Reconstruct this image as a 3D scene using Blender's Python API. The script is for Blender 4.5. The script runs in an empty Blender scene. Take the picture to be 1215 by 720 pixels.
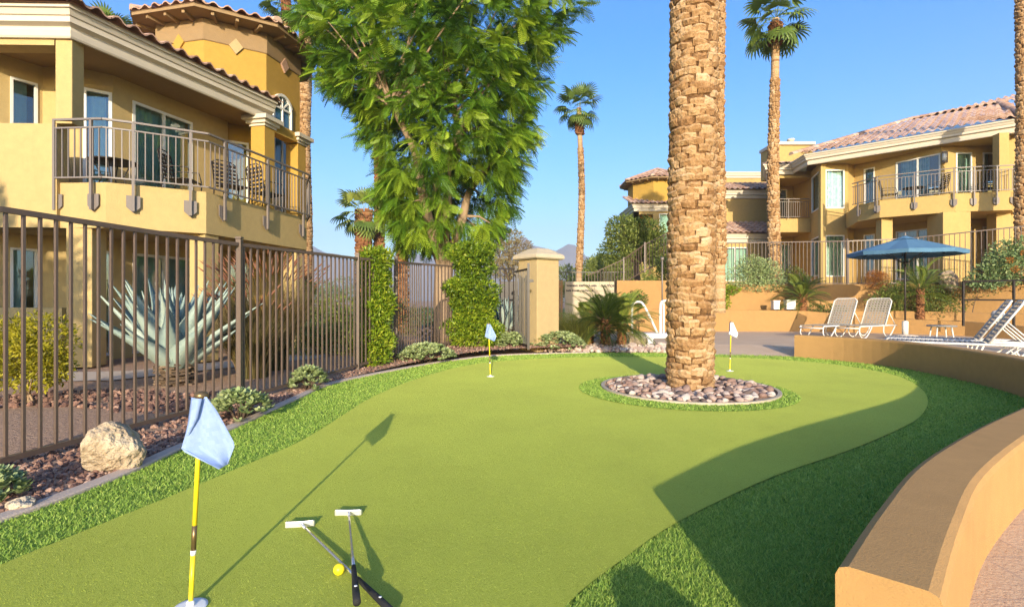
import bpy, math, random
import numpy as np
from mathutils import Vector, Matrix
rad = math.radians
rng = random.Random(11)
nr = np.random.default_rng(11)
SC = bpy.context.scene
COL = SC.collection
# survey of the place: camera 1.15 m above the green, looking along +Y
F, CU, CV, EYE = 620.0, 607.5, 356.0, 1.15
def W(u, Y): return (u - CU) * Y / F
def Zv(v, Y): return EYE + (CV - v) * Y / F
def G(u, v, z=0.0):
    Y = F * (EYE - z) / (v - CV)
    return (W(u, Y), Y)

# ------------------------------------------------------------------ tagging
def tag(o, label=None, cat=None, group=None, kind=None):
    if label: o['label'] = label
    if cat: o['category'] = cat
    if group: o['group'] = group
    if kind: o['kind'] = kind
    return o
def thing(name, label, cat, loc=(0, 0, 0), rz=0.0, group=None):
    o = bpy.data.objects.new(name, None)
    o.empty_display_size = 0.2
    COL.objects.link(o)
    o.location = loc; o.rotation_euler = (0, 0, rz)
    return tag(o, label, cat, group)
def kids(o): return [c for c in bpy.data.objects if c.parent is o]
def dup(root, loc, rz, label=None, group=None, scale=None):
    r = root.copy(); COL.objects.link(r)
    r.location = loc; r.rotation_euler = (0, 0, rz)
    if scale: r.scale = (scale,) * 3
    if label: r['label'] = label
    if group: r['group'] = group
    for ch in kids(root):
        c = ch.copy(); COL.objects.link(c); c.parent = r
        for g in kids(ch):
            d = g.copy(); COL.objects.link(d); d.parent = c
    return r

# ------------------------------------------------------------------ mesh builder
def frame_for(d):
    d = Vector(d).normalized()
    up = Vector((0, 0, 1)) if abs(d.z) < 0.95 else Vector((1, 0, 0))
    a = d.cross(up).normalized(); b = a.cross(d).normalized()
    return a, b
class MB:
    def __init__(s): s.v = []; s.f = []; s.t = []; s.mi = []; s.m = 0; s.sm = []
    def add(s, vs, fs, tint=0.5, smooth=False):
        b = len(s.v); s.v += [tuple(p) for p in vs]
        s.f += [tuple(b + i for i in f) for f in fs]
        s.t += [tint] * len(fs); s.mi += [s.m] * len(fs); s.sm += [smooth] * len(fs)
        return s
    def box(s, c, size, rz=0.0, tint=0.5):
        x, y, z = [k / 2 for k in size]; cs, sn = math.cos(rz), math.sin(rz); vs = []
        for dz in (-z, z):
            for dx, dy in ((-x, -y), (x, -y), (x, y), (-x, y)):
                vs.append((c[0] + dx * cs - dy * sn, c[1] + dx * sn + dy * cs, c[2] + dz))
        return s.add(vs, [(3, 2, 1, 0), (4, 5, 6, 7), (0, 1, 5, 4), (1, 2, 6, 5), (2, 3, 7, 6), (3, 0, 4, 7)], tint)
    def bar(s, p, q, w, h=None, tint=0.5):
        h = h or w; p, q = Vector(p), Vector(q); a, b = frame_for(q - p); vs = []
        for e in (p, q):
            for i, j in ((-1, -1), (1, -1), (1, 1), (-1, 1)):
                vs.append(e + a * (i * w / 2) + b * (j * h / 2))
        return s.add(vs, [(0, 1, 2, 3), (7, 6, 5, 4), (4, 5, 1, 0), (5, 6, 2, 1), (6, 7, 3, 2), (7, 4, 0, 3)], tint)
    def tube(s, pts, r, n=8, cap=True, tint=0.5, smooth=True):
        pts = [Vector(p) for p in pts]; m = len(pts)
        rs = [r] * m if isinstance(r, (int, float)) else list(r); vs = []; fs = []
        a = None
        for i, p in enumerate(pts):
            d = (pts[min(i + 1, m - 1)] - pts[max(i - 1, 0)]).normalized()
            if a is None: a, b = frame_for(d)
            else:
                a = (a - d * a.dot(d))
                if a.length < 1e-5: a, b = frame_for(d)
                a.normalize(); b = a.cross(d).normalized()
            for k in range(n):
                t = 2 * math.pi * k / n
                vs.append(p + (a * math.cos(t) + b * math.sin(t)) * rs[i])
        for i in range(m - 1):
            for k in range(n):
                k2 = (k + 1) % n
                fs.append((i * n + k, (i + 1) * n + k, (i + 1) * n + k2, i * n + k2))
        if cap: fs += [tuple(range(n)), tuple(range((m - 1) * n, m * n))[::-1]]
        return s.add(vs, fs, tint, smooth)
    def lathe(s, prof, c=(0, 0, 0), n=16, tint=0.5, smooth=True):
        vs = []; fs = []
        for r, z in prof:
            for k in range(n):
                t = 2 * math.pi * k / n
                vs.append((c[0] + r * math.cos(t), c[1] + r * math.sin(t), c[2] + z))
        for i in range(len(prof) - 1):
            for k in range(n):
                k2 = (k + 1) % n
                fs.append((i * n + k, i * n + k2, (i + 1) * n + k2, (i + 1) * n + k))
        fs += [tuple(range(n))[::-1], tuple(range((len(prof) - 1) * n, len(prof) * n))]
        return s.add(vs, fs, tint, smooth)
    def prism(s, poly, z0, z1, tint=0.5):
        n = len(poly)
        ar = sum(poly[i][0] * poly[(i + 1) % n][1] - poly[(i + 1) % n][0] * poly[i][1] for i in range(n))
        if ar < 0: poly = poly[::-1]
        vs = [(p[0], p[1], z0) for p in poly] + [(p[0], p[1], z1) for p in poly]
        fs = [tuple(range(n))[::-1], tuple(range(n, 2 * n))]
        fs += [(i, (i + 1) % n, n + (i + 1) % n, n + i) for i in range(n)]
        return s.add(vs, fs, tint)
    def wall(s, p0, p1, z0, z1, t, ops=()):
        """Upright wall from p0 to p1, its thickness t to the left of that direction; ops = (s0, s1, za, zb) openings."""
        dx, dy = p1[0] - p0[0], p1[1] - p0[1]; L = math.hypot(dx, dy); d = (dx / L, dy / L); nn = (-d[1], d[0])
        cuts = sorted({0.0, L} | {max(0, min(L, o[0])) for o in ops} | {max(0, min(L, o[1])) for o in ops})
        for a, b in zip(cuts, cuts[1:]):
            if b - a < 1e-4: continue
            mid = (a + b) / 2; z = z0
            spans = []
            for o in sorted([o for o in ops if o[0] <= mid <= o[1]], key=lambda o: o[2]):
                if o[2] > z + 1e-4: spans.append((z, o[2]))
                z = max(z, o[3])
            if z < z1 - 1e-4: spans.append((z, z1))
            for za, zb in spans:
                q = [(p0[0] + d[0] * k, p0[1] + d[1] * k) for k in (a, b)]
                poly = [q[0], q[1], (q[1][0] + nn[0] * t, q[1][1] + nn[1] * t), (q[0][0] + nn[0] * t, q[0][1] + nn[1] * t)]
                s.prism(poly, za, zb)
        return s
    def sweep(s, path, prof, closed=False, smooth=False):
        """Profile (out, z) carried along a plan path; 'out' is to the right of the direction of travel, mitred."""
        m = len(path); vs = []; fs = []; k = len(prof)
        for i in range(m):
            P = Vector(path[i]).to_2d()
            a = Vector(path[i - 1]).to_2d() if (i > 0 or closed) else None
            b = Vector(path[(i + 1) % m]).to_2d() if (i < m - 1 or closed) else None
            n1 = n2 = None
            if a is not None: e = (P - a).normalized(); n1 = Vector((e.y, -e.x))
            if b is not None: e = (b - P).normalized(); n2 = Vector((e.y, -e.x))
            n1 = n1 or n2; n2 = n2 or n1
            mm = (n1 + n2).normalized(); mm = mm / max(0.35, mm.dot(n1))
            for o, z in prof: vs.append((P.x + mm.x * o, P.y + mm.y * o, z))
        for i in range(m if closed else m - 1):
            j = (i + 1) % m
            for q in range(k):
                q2 = (q + 1) % k
                fs.append((i * k + q, i * k + q2, j * k + q2, j * k + q))
        if not closed: fs += [tuple(range(k))[::-1], tuple(range((m - 1) * k, m * k))]
        return s.add(vs, fs, 0.5, smooth)
    def build(s, name, mat, parent=None, bevel=0.0, recalc=True):
        me = bpy.data.meshes.new(name)
        me.from_pydata(s.v, [], s.f)
        for m_ in (mat if isinstance(mat, (list, tuple)) else [mat]): me.materials.append(m_)
        n = len(s.f)
        me.polygons.foreach_set('material_index', s.mi)
        me.polygons.foreach_set('use_smooth', s.sm)
        at = me.attributes.new('tint', 'FLOAT', 'FACE'); at.data.foreach_set('value', s.t)
        if recalc:
            import bmesh
            bm = bmesh.new(); bm.from_mesh(me)
            bmesh.ops.recalc_face_normals(bm, faces=bm.faces)
            if bevel > 0:
                bmesh.ops.remove_doubles(bm, verts=bm.verts, dist=1e-5)
                ed = [e for e in bm.edges if len(e.link_faces) == 2 and e.calc_face_angle(0) > 0.6]
                bmesh.ops.bevel(bm, geom=ed, offset=bevel, segments=2, profile=0.6, affect='EDGES', clamp_overlap=True)
            bm.to_mesh(me); bm.free()
        me.update()
        o = bpy.data.objects.new(name, me); COL.objects.link(o)
        if parent is not None: o.parent = parent
        return o
def mesh_np(name, V, Fc, tint, mat, parent=None, smooth=False):
    """Mesh straight from arrays: V (n,3), Fc (m,k) with k = 3 or 4, tint (m,)."""
    me = bpy.data.meshes.new(name); m, k = Fc.shape
    me.vertices.add(len(V)); me.vertices.foreach_set('co', np.ascontiguousarray(V, dtype=np.float32).ravel())
    me.loops.add(m * k); me.loops.foreach_set('vertex_index', np.ascontiguousarray(Fc, dtype=np.int32).ravel())
    me.polygons.add(m); me.polygons.foreach_set('loop_start', np.arange(0, m * k, k, dtype=np.int32))
    me.update(calc_edges=True)
    me.polygons.foreach_set('use_smooth', np.full(m, smooth))
    for m_ in (mat if isinstance(mat, (list, tuple)) else [mat]): me.materials.append(m_)
    at = me.attributes.new('tint', 'FLOAT', 'FACE'); at.data.foreach_set('value', np.ascontiguousarray(tint, dtype=np.float32))
    me.validate(); me.update()
    o = bpy.data.objects.new(name, me); COL.objects.link(o)
    if parent is not None: o.parent = parent
    return o
def at_world(o, parent):
    """Child whose mesh is written in world coordinates under a thing standing elsewhere."""
    o.parent = parent; o.matrix_parent_inverse = Matrix.LocRotScale(parent.location, parent.rotation_euler, parent.scale).inverted(); return o

# ------------------------------------------------------------------ scatter
def rots(dirs, roll=None):
    """Rotation matrices taking +X to dirs, with +Z as near to world up as it can be, rolled about X."""
    d = dirs / np.linalg.norm(dirs, axis=1, keepdims=True)
    up = np.tile([0., 0., 1.], (len(d), 1)); up[np.abs(d[:, 2]) > 0.97] = [1., 0., 0.]
    y = np.cross(up, d); y /= np.linalg.norm(y, axis=1, keepdims=True); z = np.cross(d, y)
    if roll is not None:
        c, s_ = np.cos(roll)[:, None], np.sin(roll)[:, None]
        y, z = y * c + z * s_, z * c - y * s_
    return np.stack([d, y, z], axis=2)
def scatter(TV, TF, pos, rot, scale, tint, ftint=None):
    """Copies of a template (TV, TF) as arrays: vertices, faces, face tints."""
    n = len(pos); sc = np.asarray(scale).reshape(n, 1, -1)
    V = np.einsum('nij,nkj->nki', rot, TV[None] * sc) + pos[:, None, :]
    Fc = (TF[None] + (np.arange(n) * len(TV))[:, None, None]).reshape(-1, TF.shape[1])
    T = np.repeat(tint, len(TF)).astype(float)
    if ftint is not None: T = T + np.tile(ftint, n)
    return V.reshape(-1, 3), Fc, T
def merge(parts):
    V = []; Fc = []; T = []; b = 0
    for v, f, t in parts: V.append(v); Fc.append(f + b); T.append(t); b += len(v)
    return np.vstack(V), np.vstack(Fc), np.concatenate(T)
def unit_sphere(n):
    v = nr.normal(size=(n, 3)); return v / np.linalg.norm(v, axis=1, keepdims=True)
def pip(P, poly):
    x, y = P[:, 0], P[:, 1]; inside = np.zeros(len(P), bool); n = len(poly); j = n - 1
    for i in range(n):
        xi, yi = poly[i][:2]; xj, yj = poly[j][:2]
        c = ((yi > y) != (yj > y)) & (x < (xj - xi) * (y - yi) / (yj - yi + 1e-12) + xi)
        inside ^= c; j = i
    return inside
def spline(pts, per=6, closed=False):
    P = [np.array(p, float) for p in pts]; n = len(P); out = []
    for i in range(n if closed else n - 1):
        if closed: a, b, c, d = P[i - 1], P[i], P[(i + 1) % n], P[(i + 2) % n]
        else: a, b, c, d = P[max(i - 1, 0)], P[i], P[i + 1], P[min(i + 2, n - 1)]
        for k in range(per):
            t = k / per
            out.append(tuple(0.5 * ((2 * b) + (c - a) * t + (2 * a - 5 * b + 4 * c - d) * t * t + (3 * b - a - 3 * c + d) * t ** 3)))
    if not closed: out.append(tuple(P[-1]))
    return out

# ------------------------------------------------------------------ materials
def hexlin(h):
    h = h.lstrip('#'); out = []
    for i in (0, 2, 4):
        c = int(h[i:i + 2], 16) / 255
        out.append(c / 12.92 if c <= 0.04045 else ((c + 0.055) / 1.055) ** 2.4)
    return tuple(out)
def mul(c, k): return tuple(x * k for x in c[:3])
class NT:
    def __init__(s, name):
        s.mat = bpy.data.materials.new(name); s.mat.use_nodes = True; s.nt = s.mat.node_tree; s.nt.nodes.clear()
        s.out = s.n('ShaderNodeOutputMaterial'); s.co = s.n('ShaderNodeTexCoord')
    def n(s, t, **kw):
        x = s.nt.nodes.new(t)
        for k, v in kw.items(): setattr(x, k, v)
        return x
    def l(s, a, b): s.nt.links.new(a, b)
    def noise(s, scale, detail=3, rough=0.55, vec=None, out='Fac'):
        x = s.n('ShaderNodeTexNoise'); x.inputs['Scale'].default_value = scale
        x.inputs['Detail'].default_value = detail; x.inputs['Roughness'].default_value = rough
        s.l(vec or s.co.outputs['Object'], x.inputs['Vector']); return x.outputs[out]
    def ramp(s, fac, stops):
        r = s.n('ShaderNodeValToRGB'); e = r.color_ramp.elements
        while len(e) < len(stops): e.new(0.5)
        for i, (p, c) in enumerate(stops): e[i].position = p; e[i].color = (*c[:3], 1)
        s.l(fac, r.inputs['Fac']); return r.outputs['Color']
    def mix(s, fac, a, b, mode='MIX'):
        m = s.n('ShaderNodeMix', data_type='RGBA', blend_type=mode)
        for sock, v in ((m.inputs['Factor'], fac), (m.inputs['A'], a), (m.inputs['B'], b)):
            if isinstance(v, (int, float)): sock.default_value = v
            elif isinstance(v, tuple): sock.default_value = (*v[:3], 1)
            else: s.l(v, sock)
        return m.outputs['Result']
    def math(s, op, a, b=0.0):
        m = s.n('ShaderNodeMath', operation=op)
        for sock, v in ((m.inputs[0], a), (m.inputs[1], b)):
            if isinstance(v, (int, float)): sock.default_value = v
            else: s.l(v, sock)
        return m.outputs[0]
    def attr(s, name='tint'):
        return s.n('ShaderNodeAttribute', attribute_name=name).outputs['Fac']
    def bump(s, h, strength=0.3, dist=0.01):
        b = s.n('ShaderNodeBump'); b.inputs['Strength'].default_value = strength; b.inputs['Distance'].default_value = dist
        s.l(h, b.inputs['Height']); return b.outputs['Normal']
    def done(s, color, rough=0.8, metal=0.0, normal=None, spec=0.4, transl=0.0, sheen=0.0, sheen_tint=(1, 1, 1)):
        p = s.n('ShaderNodeBsdfPrincipled')
        for sock, v in ((p.inputs['Base Color'], color), (p.inputs['Roughness'], rough)):
            if isinstance(v, (int, float)): sock.default_value = v
            elif isinstance(v, tuple): sock.default_value = (*v[:3], 1)
            else: s.l(v, sock)
        p.inputs['Sheen Weight'].default_value = sheen; p.inputs['Sheen Roughness'].default_value = 0.5; p.inputs['Sheen Tint'].default_value = (*sheen_tint, 1)
        p.inputs['Metallic'].default_value = metal; p.inputs['Specular IOR Level'].default_value = spec
        if normal is not None: s.l(normal, p.inputs['Normal'])
        sh = p.outputs[0]
        if transl > 0:
            t = s.n('ShaderNodeBsdfTranslucent'); m = s.n('ShaderNodeMixShader'); m.inputs[0].default_value = transl
            if isinstance(color, tuple): t.inputs['Color'].default_value = (*color[:3], 1)
            else: s.l(color, t.inputs['Color'])
            s.l(sh, m.inputs[1]); s.l(t.outputs[0], m.inputs[2]); sh = m.outputs[0]
        s.l(sh, s.out.inputs['Surface']); return s.mat
def stucco(name, c, var=0.12, bump=0.5, scale=55):
    t = NT(name); n1 = t.noise(0.7, 5, 0.6); n2 = t.noise(9, 4)
    col = t.mix(t.math('MULTIPLY', n1, 1.0), mul(c, 1 - var), mul(c, 1 + var * 0.7))
    col = t.mix(0.35, col, t.ramp(n2, [(0.3, mul(c, 0.86)), (0.7, mul(c, 1.1))]))
    st = t.noise(1.0, 4, 0.7, vec=_stretch(t, (2.2, 2.2, 0.25)))
    col = t.mix(t.math('MULTIPLY', t.ramp(st, [(0.55, (0, 0, 0)), (0.8, (1, 1, 1))]), 0.22), col, mul(c, 0.62))
    return t.done(col, 0.9, normal=t.bump(t.noise(scale, 5, 0.65), bump, 0.012), spec=0.2)
def _stretch(t, sc):
    m = t.n('ShaderNodeMapping'); m.inputs['Scale'].default_value = sc
    t.l(t.co.outputs['Object'], m.inputs['Vector']); return m.outputs['Vector']
def plain(name, c, rough=0.6, metal=0.0, var=0.1, bump=0.0, scale=30, spec=0.4):
    t = NT(name); n = t.noise(scale, 4)
    col = t.mix(n, mul(c, 1 - var), mul(c, 1 + var))
    return t.done(col, rough, metal, normal=t.bump(n, bump, 0.01) if bump else None, spec=spec)
def tinted(name, stops, rough=0.7, bump=0.0, scale=40, transl=0.0, spec=0.3, dist=0.01, nvar=0.0):
    """Colour by the per-face tint of the mesh (kind of leaf, stone or tile)."""
    t = NT(name); fac = t.attr(); n = None
    if bump or nvar: n = t.noise(scale, 4)
    if nvar: fac = t.math('ADD', fac, t.math('MULTIPLY', t.math('SUBTRACT', n, 0.5), nvar))
    return t.done(t.ramp(fac, stops), rough, normal=t.bump(n, bump, dist) if bump else None, transl=transl, spec=spec)
def leafmat(name, dark, mid, light, transl=0.3, rough=0.5, spec=0.35):
    return tinted(name, [(0.0, dark), (0.5, mid), (1.0, light)], rough, transl=transl, spec=spec)

M = {}
M['stucco_yellow'] = stucco('stucco_yellow', (0.48, 0.35, 0.15))
M['stucco_right'] = stucco('stucco_right', (0.46, 0.32, 0.12))
M['stucco_gold'] = stucco('stucco_gold', (0.43, 0.265, 0.055))
M['stucco_tan'] = stucco('stucco_tan', (0.29, 0.195, 0.10))
M['stucco_wall'] = stucco('stucco_wall', (0.38, 0.22, 0.085), bump=0.7, scale=70)
M['stucco_seat'] = stucco('stucco_seat', (0.46, 0.265, 0.10), var=0.22, bump=0.28, scale=150)
M['stucco_pillar'] = stucco('stucco_pillar', (0.44, 0.33, 0.17))
M['cap_stone'] = stucco('cap_stone', (0.50, 0.42, 0.30), bump=0.3)
M['trim'] = plain('trim', (0.58, 0.51, 0.40), 0.7, var=0.08, scale=4)
M['white_frame'] = plain('white_frame', (0.74, 0.72, 0.66), 0.5, var=0.04)
M['metal_brown'] = plain('metal_brown', (0.115, 0.080, 0.060), 0.42, 0.0, var=0.2, scale=25, spec=0.5)
M['metal_dark'] = plain('metal_dark', (0.028, 0.021, 0.017), 0.45, 0.0, var=0.2)
M['metal_taupe'] = plain('metal_taupe', (0.18, 0.15, 0.13), 0.45, 0.0, var=0.08, spec=0.5)
M['white_tube'] = plain('white_tube', (0.64, 0.62, 0.58), 0.35, var=0.05)
M['strap'] = plain('strap', (0.36, 0.315, 0.255), 0.6, var=0.1)
M['steel'] = plain('steel', (0.62, 0.62, 0.62), 0.25, 0.9, var=0.1)
M['grip'] = plain('grip', (0.018, 0.018, 0.02), 0.7, bump=0.5, scale=300)
M['silver_head'] = plain('silver_head', (0.75, 0.74, 0.70), 0.35, 0.6, var=0.1)
M['yellow_paint'] = plain('yellow_paint', (0.75, 0.60, 0.02), 0.35, var=0.06)
M['white_paint'] = plain('white_paint', (0.8, 0.8, 0.78), 0.45, var=0.05)
M['ball'] = plain('ball_yellow', (0.82, 0.68, 0.02), 0.4, var=0.03)
M['bronze'] = plain('bronze', (0.22, 0.15, 0.07), 0.35, 0.7)
M['wainscot'] = stucco('wainscot', (0.23, 0.17, 0.14))
M['concrete'] = stucco('concrete', (0.56, 0.46, 0.36), bump=0.4, scale=60)
M['kerb'] = stucco('kerb_concrete', (0.52, 0.42, 0.34), bump=0.5, scale=80)
M['room'] = plain('room_dark', (0.05, 0.045, 0.04), 0.9)
def glass_mat():
    t = NT('glass'); g = t.n('ShaderNodeBsdfGlossy'); g.inputs['Roughness'].default_value = 0.015
    g.inputs['Color'].default_value = (0.85, 0.95, 1, 1)
    tr = t.n('ShaderNodeBsdfTransparent'); tr.inputs['Color'].default_value = (0.78, 0.92, 0.88, 1)
    f = t.n('ShaderNodeFresnel'); f.inputs['IOR'].default_value = 1.75
    b = t.bump(t.noise(1.4, 2), 0.06, 0.05); t.l(b, g.inputs['Normal'])
    m = t.n('ShaderNodeMixShader'); t.l(t.math('ADD', f.outputs[0], 0.10), m.inputs[0])
    t.l(tr.outputs[0], m.inputs[1]); t.l(g.outputs[0], m.inputs[2]); t.l(m.outputs[0], t.out.inputs['Surface'])
    return t.mat
M['glass'] = glass_mat()
M['curtain'] = plain('curtain', (0.55, 0.68, 0.60), 0.9, var=0.15, scale=6)
M['curtain_print'] = tinted('curtain_print', [(0.0, (0.22, 0.36, 0.28)), (0.5, (0.55, 0.60, 0.50)), (1.0, (0.78, 0.78, 0.68))], 0.9, nvar=1.6, scale=7)
M['tile'] = tinted('roof_tile', [(0.0, (0.28, 0.155, 0.10)), (0.5, (0.42, 0.26, 0.185)), (1.0, (0.58, 0.43, 0.33))], 0.8, bump=0.4, scale=14, nvar=0.5)
M['rock'] = tinted('river_rock', [(0.0, (0.09, 0.075, 0.07)), (0.35, (0.26, 0.16, 0.12)), (0.7, (0.41, 0.29, 0.23)), (1.0, (0.56, 0.47, 0.39))], 0.65, bump=0.3, scale=18, nvar=0.35)
M['red_gravel'] = tinted('red_gravel', [(0.0, (0.10, 0.055, 0.045)), (0.5, (0.25, 0.14, 0.10)), (1.0, (0.44, 0.30, 0.23))], 0.85, bump=0.3, scale=60)
M['boulder'] = tinted('boulder_stone', [(0.0, (0.16, 0.11, 0.07)), (0.4, (0.38, 0.29, 0.19)), (1.0, (0.56, 0.47, 0.34))], 0.85, bump=1.0, scale=9, nvar=1.5, dist=0.09)
M['jacaranda'] = leafmat('jacaranda_leaf', (0.02, 0.06, 0.008), (0.12, 0.25, 0.016), (0.34, 0.46, 0.035), 0.25)
M['ficus'] = leafmat('ficus_leaf', (0.05, 0.11, 0.010), (0.22, 0.32, 0.02), (0.50, 0.52, 0.05), 0.3, 0.35)
M['bush'] = leafmat('bush_leaf', (0.03, 0.07, 0.015), (0.11, 0.20, 0.03), (0.24, 0.32, 0.06), 0.3)
M['olive'] = leafmat('olive_leaf', (0.04, 0.055, 0.015), (0.11, 0.13, 0.035), (0.21, 0.22, 0.07), 0.3)
M['treegreen'] = leafmat('tree_leaf', (0.05, 0.085, 0.015), (0.16, 0.21, 0.04), (0.34, 0.37, 0.09), 0.3)
M['lime'] = leafmat('lime_leaf', (0.12, 0.12, 0.01), (0.36, 0.33, 0.02), (0.56, 0.49, 0.045), 0.35)
M['rust'] = leafmat('rust_leaf', (0.14, 0.05, 0.01), (0.36, 0.13, 0.02), (0.52, 0.24, 0.05), 0.3)
M['sage'] = leafmat('sage_leaf', (0.07, 0.12, 0.04), (0.24, 0.32, 0.12), (0.44, 0.50, 0.24), 0.15)
M['brownleaf'] = leafmat('brown_leaf', (0.14, 0.10, 0.04), (0.34, 0.25, 0.10), (0.40, 0.40, 0.16), 0.3)
M['palmleaf'] = leafmat('palm_leaf', (0.035, 0.07, 0.015), (0.14, 0.21, 0.035), (0.40, 0.43, 0.09), 0.25)
M['featherleaf'] = leafmat('feather_leaf', (0.04, 0.07, 0.015), (0.14, 0.20, 0.03), (0.36, 0.38, 0.07), 0.25)
M['drygrass'] = leafmat('fountain_grass', (0.08, 0.075, 0.02), (0.20, 0.15, 0.05), (0.30, 0.13, 0.07), 0.3)
M['greengrass'] = leafmat('clump_grass', (0.05, 0.06, 0.015), (0.14, 0.16, 0.035), (0.36, 0.28, 0.05), 0.3)
M['agave'] = tinted('agave_leaf', [(0.0, (0.10, 0.16, 0.14)), (0.5, (0.25, 0.34, 0.31)), (1.0, (0.39, 0.46, 0.39))], 0.5, nvar=0.5, scale=5, bump=0.15)
M['agave_stem'] = tinted('agave_stem', [(0, (0.05, 0.035, 0.025)), (1, (0.2, 0.14, 0.09))], 0.9, bump=0.5)
M['bark_pale'] = stucco('bark_pale', (0.34, 0.24, 0.15), var=0.35, bump=0.9, scale=14)
M['bark_dark'] = stucco('bark_dark', (0.12, 0.085, 0.06), var=0.3, bump=0.9, scale=16)
M['palm_bark'] = tinted('palm_bark', [(0.0, (0.10, 0.05, 0.02)), (0.3, (0.25, 0.13, 0.05)), (0.6, (0.41, 0.25, 0.115)), (1.0, (0.56, 0.40, 0.24))], 0.95, bump=1.0, scale=26, nvar=0.7, dist=0.03)
M['palm_fibre'] = tinted('palm_fibre', [(0.0, (0.07, 0.03, 0.015)), (0.5, (0.24, 0.10, 0.04)), (1.0, (0.42, 0.22, 0.09))], 0.95, bump=0.9, scale=26, nvar=0.5)
M['flag'] = tinted('flag_cloth', [(0, (0.30, 0.42, 0.72)), (1, (0.36, 0.49, 0.78))], 0.85, bump=0.25, scale=400, transl=0.25)
M['flag_white'] = plain('flag_white', (0.75, 0.75, 0.76), 0.85, var=0.05)
M['flag_blue'] = plain('flag_blue', (0.05, 0.08, 0.25), 0.85)
M['canopy'] = plain('umbrella_canvas', (0.075, 0.175, 0.28), 0.85, var=0.12, scale=5)
M['lamp_glass'] = plain('lamp_glass', (0.6, 0.58, 0.5), 0.2)
M['timber'] = plain('timber', (0.36, 0.20, 0.09), 0.8, var=0.3, scale=8)
M['table_grey'] = plain('table_grey', (0.22, 0.22, 0.21), 0.6)
M['ink'] = plain('ink', (0.06, 0.05, 0.05), 0.7)
# ------------------------------------------------------------------ light, sky, camera
SUN_EL, SUN_DX = 13.6, -0.012
wd = bpy.data.worlds.new('World'); SC.world = wd; wd.use_nodes = True
wn = wd.node_tree; wn.nodes.clear()
sky = wn.nodes.new('ShaderNodeTexSky'); sky.sky_type = 'NISHITA'; sky.sun_disc = False
sky.sun_elevation = rad(SUN_EL); sky.sun_rotation = rad(180); sky.altitude = 100
sky.air_density = 1.0; sky.dust_density = 1.2; sky.ozone_density = 3.0
bg = wn.nodes.new('ShaderNodeBackground'); bg.inputs['Strength'].default_value = 0.15
ow = wn.nodes.new('ShaderNodeOutputWorld')
hs = wn.nodes.new('ShaderNodeHueSaturation'); hs.inputs['Saturation'].default_value = 1.40; hs.inputs['Hue'].default_value = 0.5095; hs.inputs['Value'].default_value = 0.95
wn.links.new(sky.outputs[0], hs.inputs['Color']); wn.links.new(hs.outputs[0], bg.inputs['Color']); wn.links.new(bg.outputs[0], ow.inputs['Surface'])
sl = bpy.data.lights.new('sun', 'SUN'); sl.energy = 2.8; sl.angle = rad(0.5); sl.color = (1.0, 0.86, 0.66)
so = bpy.data.objects.new('sun', sl); COL.objects.link(so)
sd = Vector((SUN_DX, 1.0, -math.tan(rad(SUN_EL))))
so.rotation_euler = sd.to_track_quat('-Z', 'Y').to_euler(); so.location = (0, -20, 20)
cd = bpy.data.cameras.new('camera'); cd.sensor_width = 36; cd.lens = F / 1215 * 36; cd.shift_y = -4 / 1215
cd.clip_start = 0.05; cd.clip_end = 20000
co = bpy.data.objects.new('camera', cd); COL.objects.link(co); co.location = (0, 0, EYE); co.rotation_euler = (rad(90), 0, 0)
SC.camera = co
SC.view_settings.view_transform = 'Standard'; SC.view_settings.look = 'None'; SC.view_settings.gamma = 1.0
SC.view_settings.exposure = 1.42; SC.view_settings.use_curve_mapping = False
SC.cycles.max_bounces = 6; SC.cycles.transparent_max_bounces = 12; SC.cycles.use_denoising = True; SC.cycles.denoiser = 'OPENIMAGEDENOISE'; SC.cycles.denoising_prefilter = 'NONE'; SC.cycles.denoising_input_passes = 'RGB_ALBEDO_NORMAL'
SC.cycles.diffuse_bounces = 3; SC.cycles.caustics_reflective = False; SC.cycles.caustics_refractive = False
SC.cycles.sample_clamp_indirect = 6

# ------------------------------------------------------------------ ground levels
def fz(Y): return 0.0 if Y < 7 else min(0.2, (Y - 7) / 4.2 * 0.2)
DECK = 0.12
def sheet(name, poly, z, mat, kind='structure', th=0.0):
    mb = MB()
    if th: mb.prism(poly, z - th, z)
    else: mb.add([(p[0], p[1], z) for p in poly], [tuple(range(len(poly)))])
    o = mb.build(name, mat, recalc=bool(th)); return tag(o, kind=kind)
def ground_mat():
    t = NT('desert_ground'); n = t.noise(0.25, 6, 0.6); n2 = t.noise(28, 4, 0.7)
    c = t.ramp(n, [(0.3, (0.40, 0.245, 0.165)), (0.55, (0.50, 0.33, 0.22)), (0.75, (0.54, 0.38, 0.26))])
    c = t.mix(0.55, c, t.ramp(n2, [(0.3, (0.24, 0.15, 0.11)), (0.55, (0.46, 0.31, 0.21)), (0.8, (0.62, 0.47, 0.36))]))
    return t.done(c, 0.95, normal=t.bump(n2, 0.9, 0.04), spec=0.1)
M['ground'] = ground_mat()
g = MB(); S = 9000
g.add([(-S, -S, -0.03), (S, -S, -0.03), (S, S, -0.03), (-S, S, -0.03)], [(0, 1, 2, 3)])
tag(g.build('ground', M['ground'], recalc=False), kind='structure')

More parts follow.
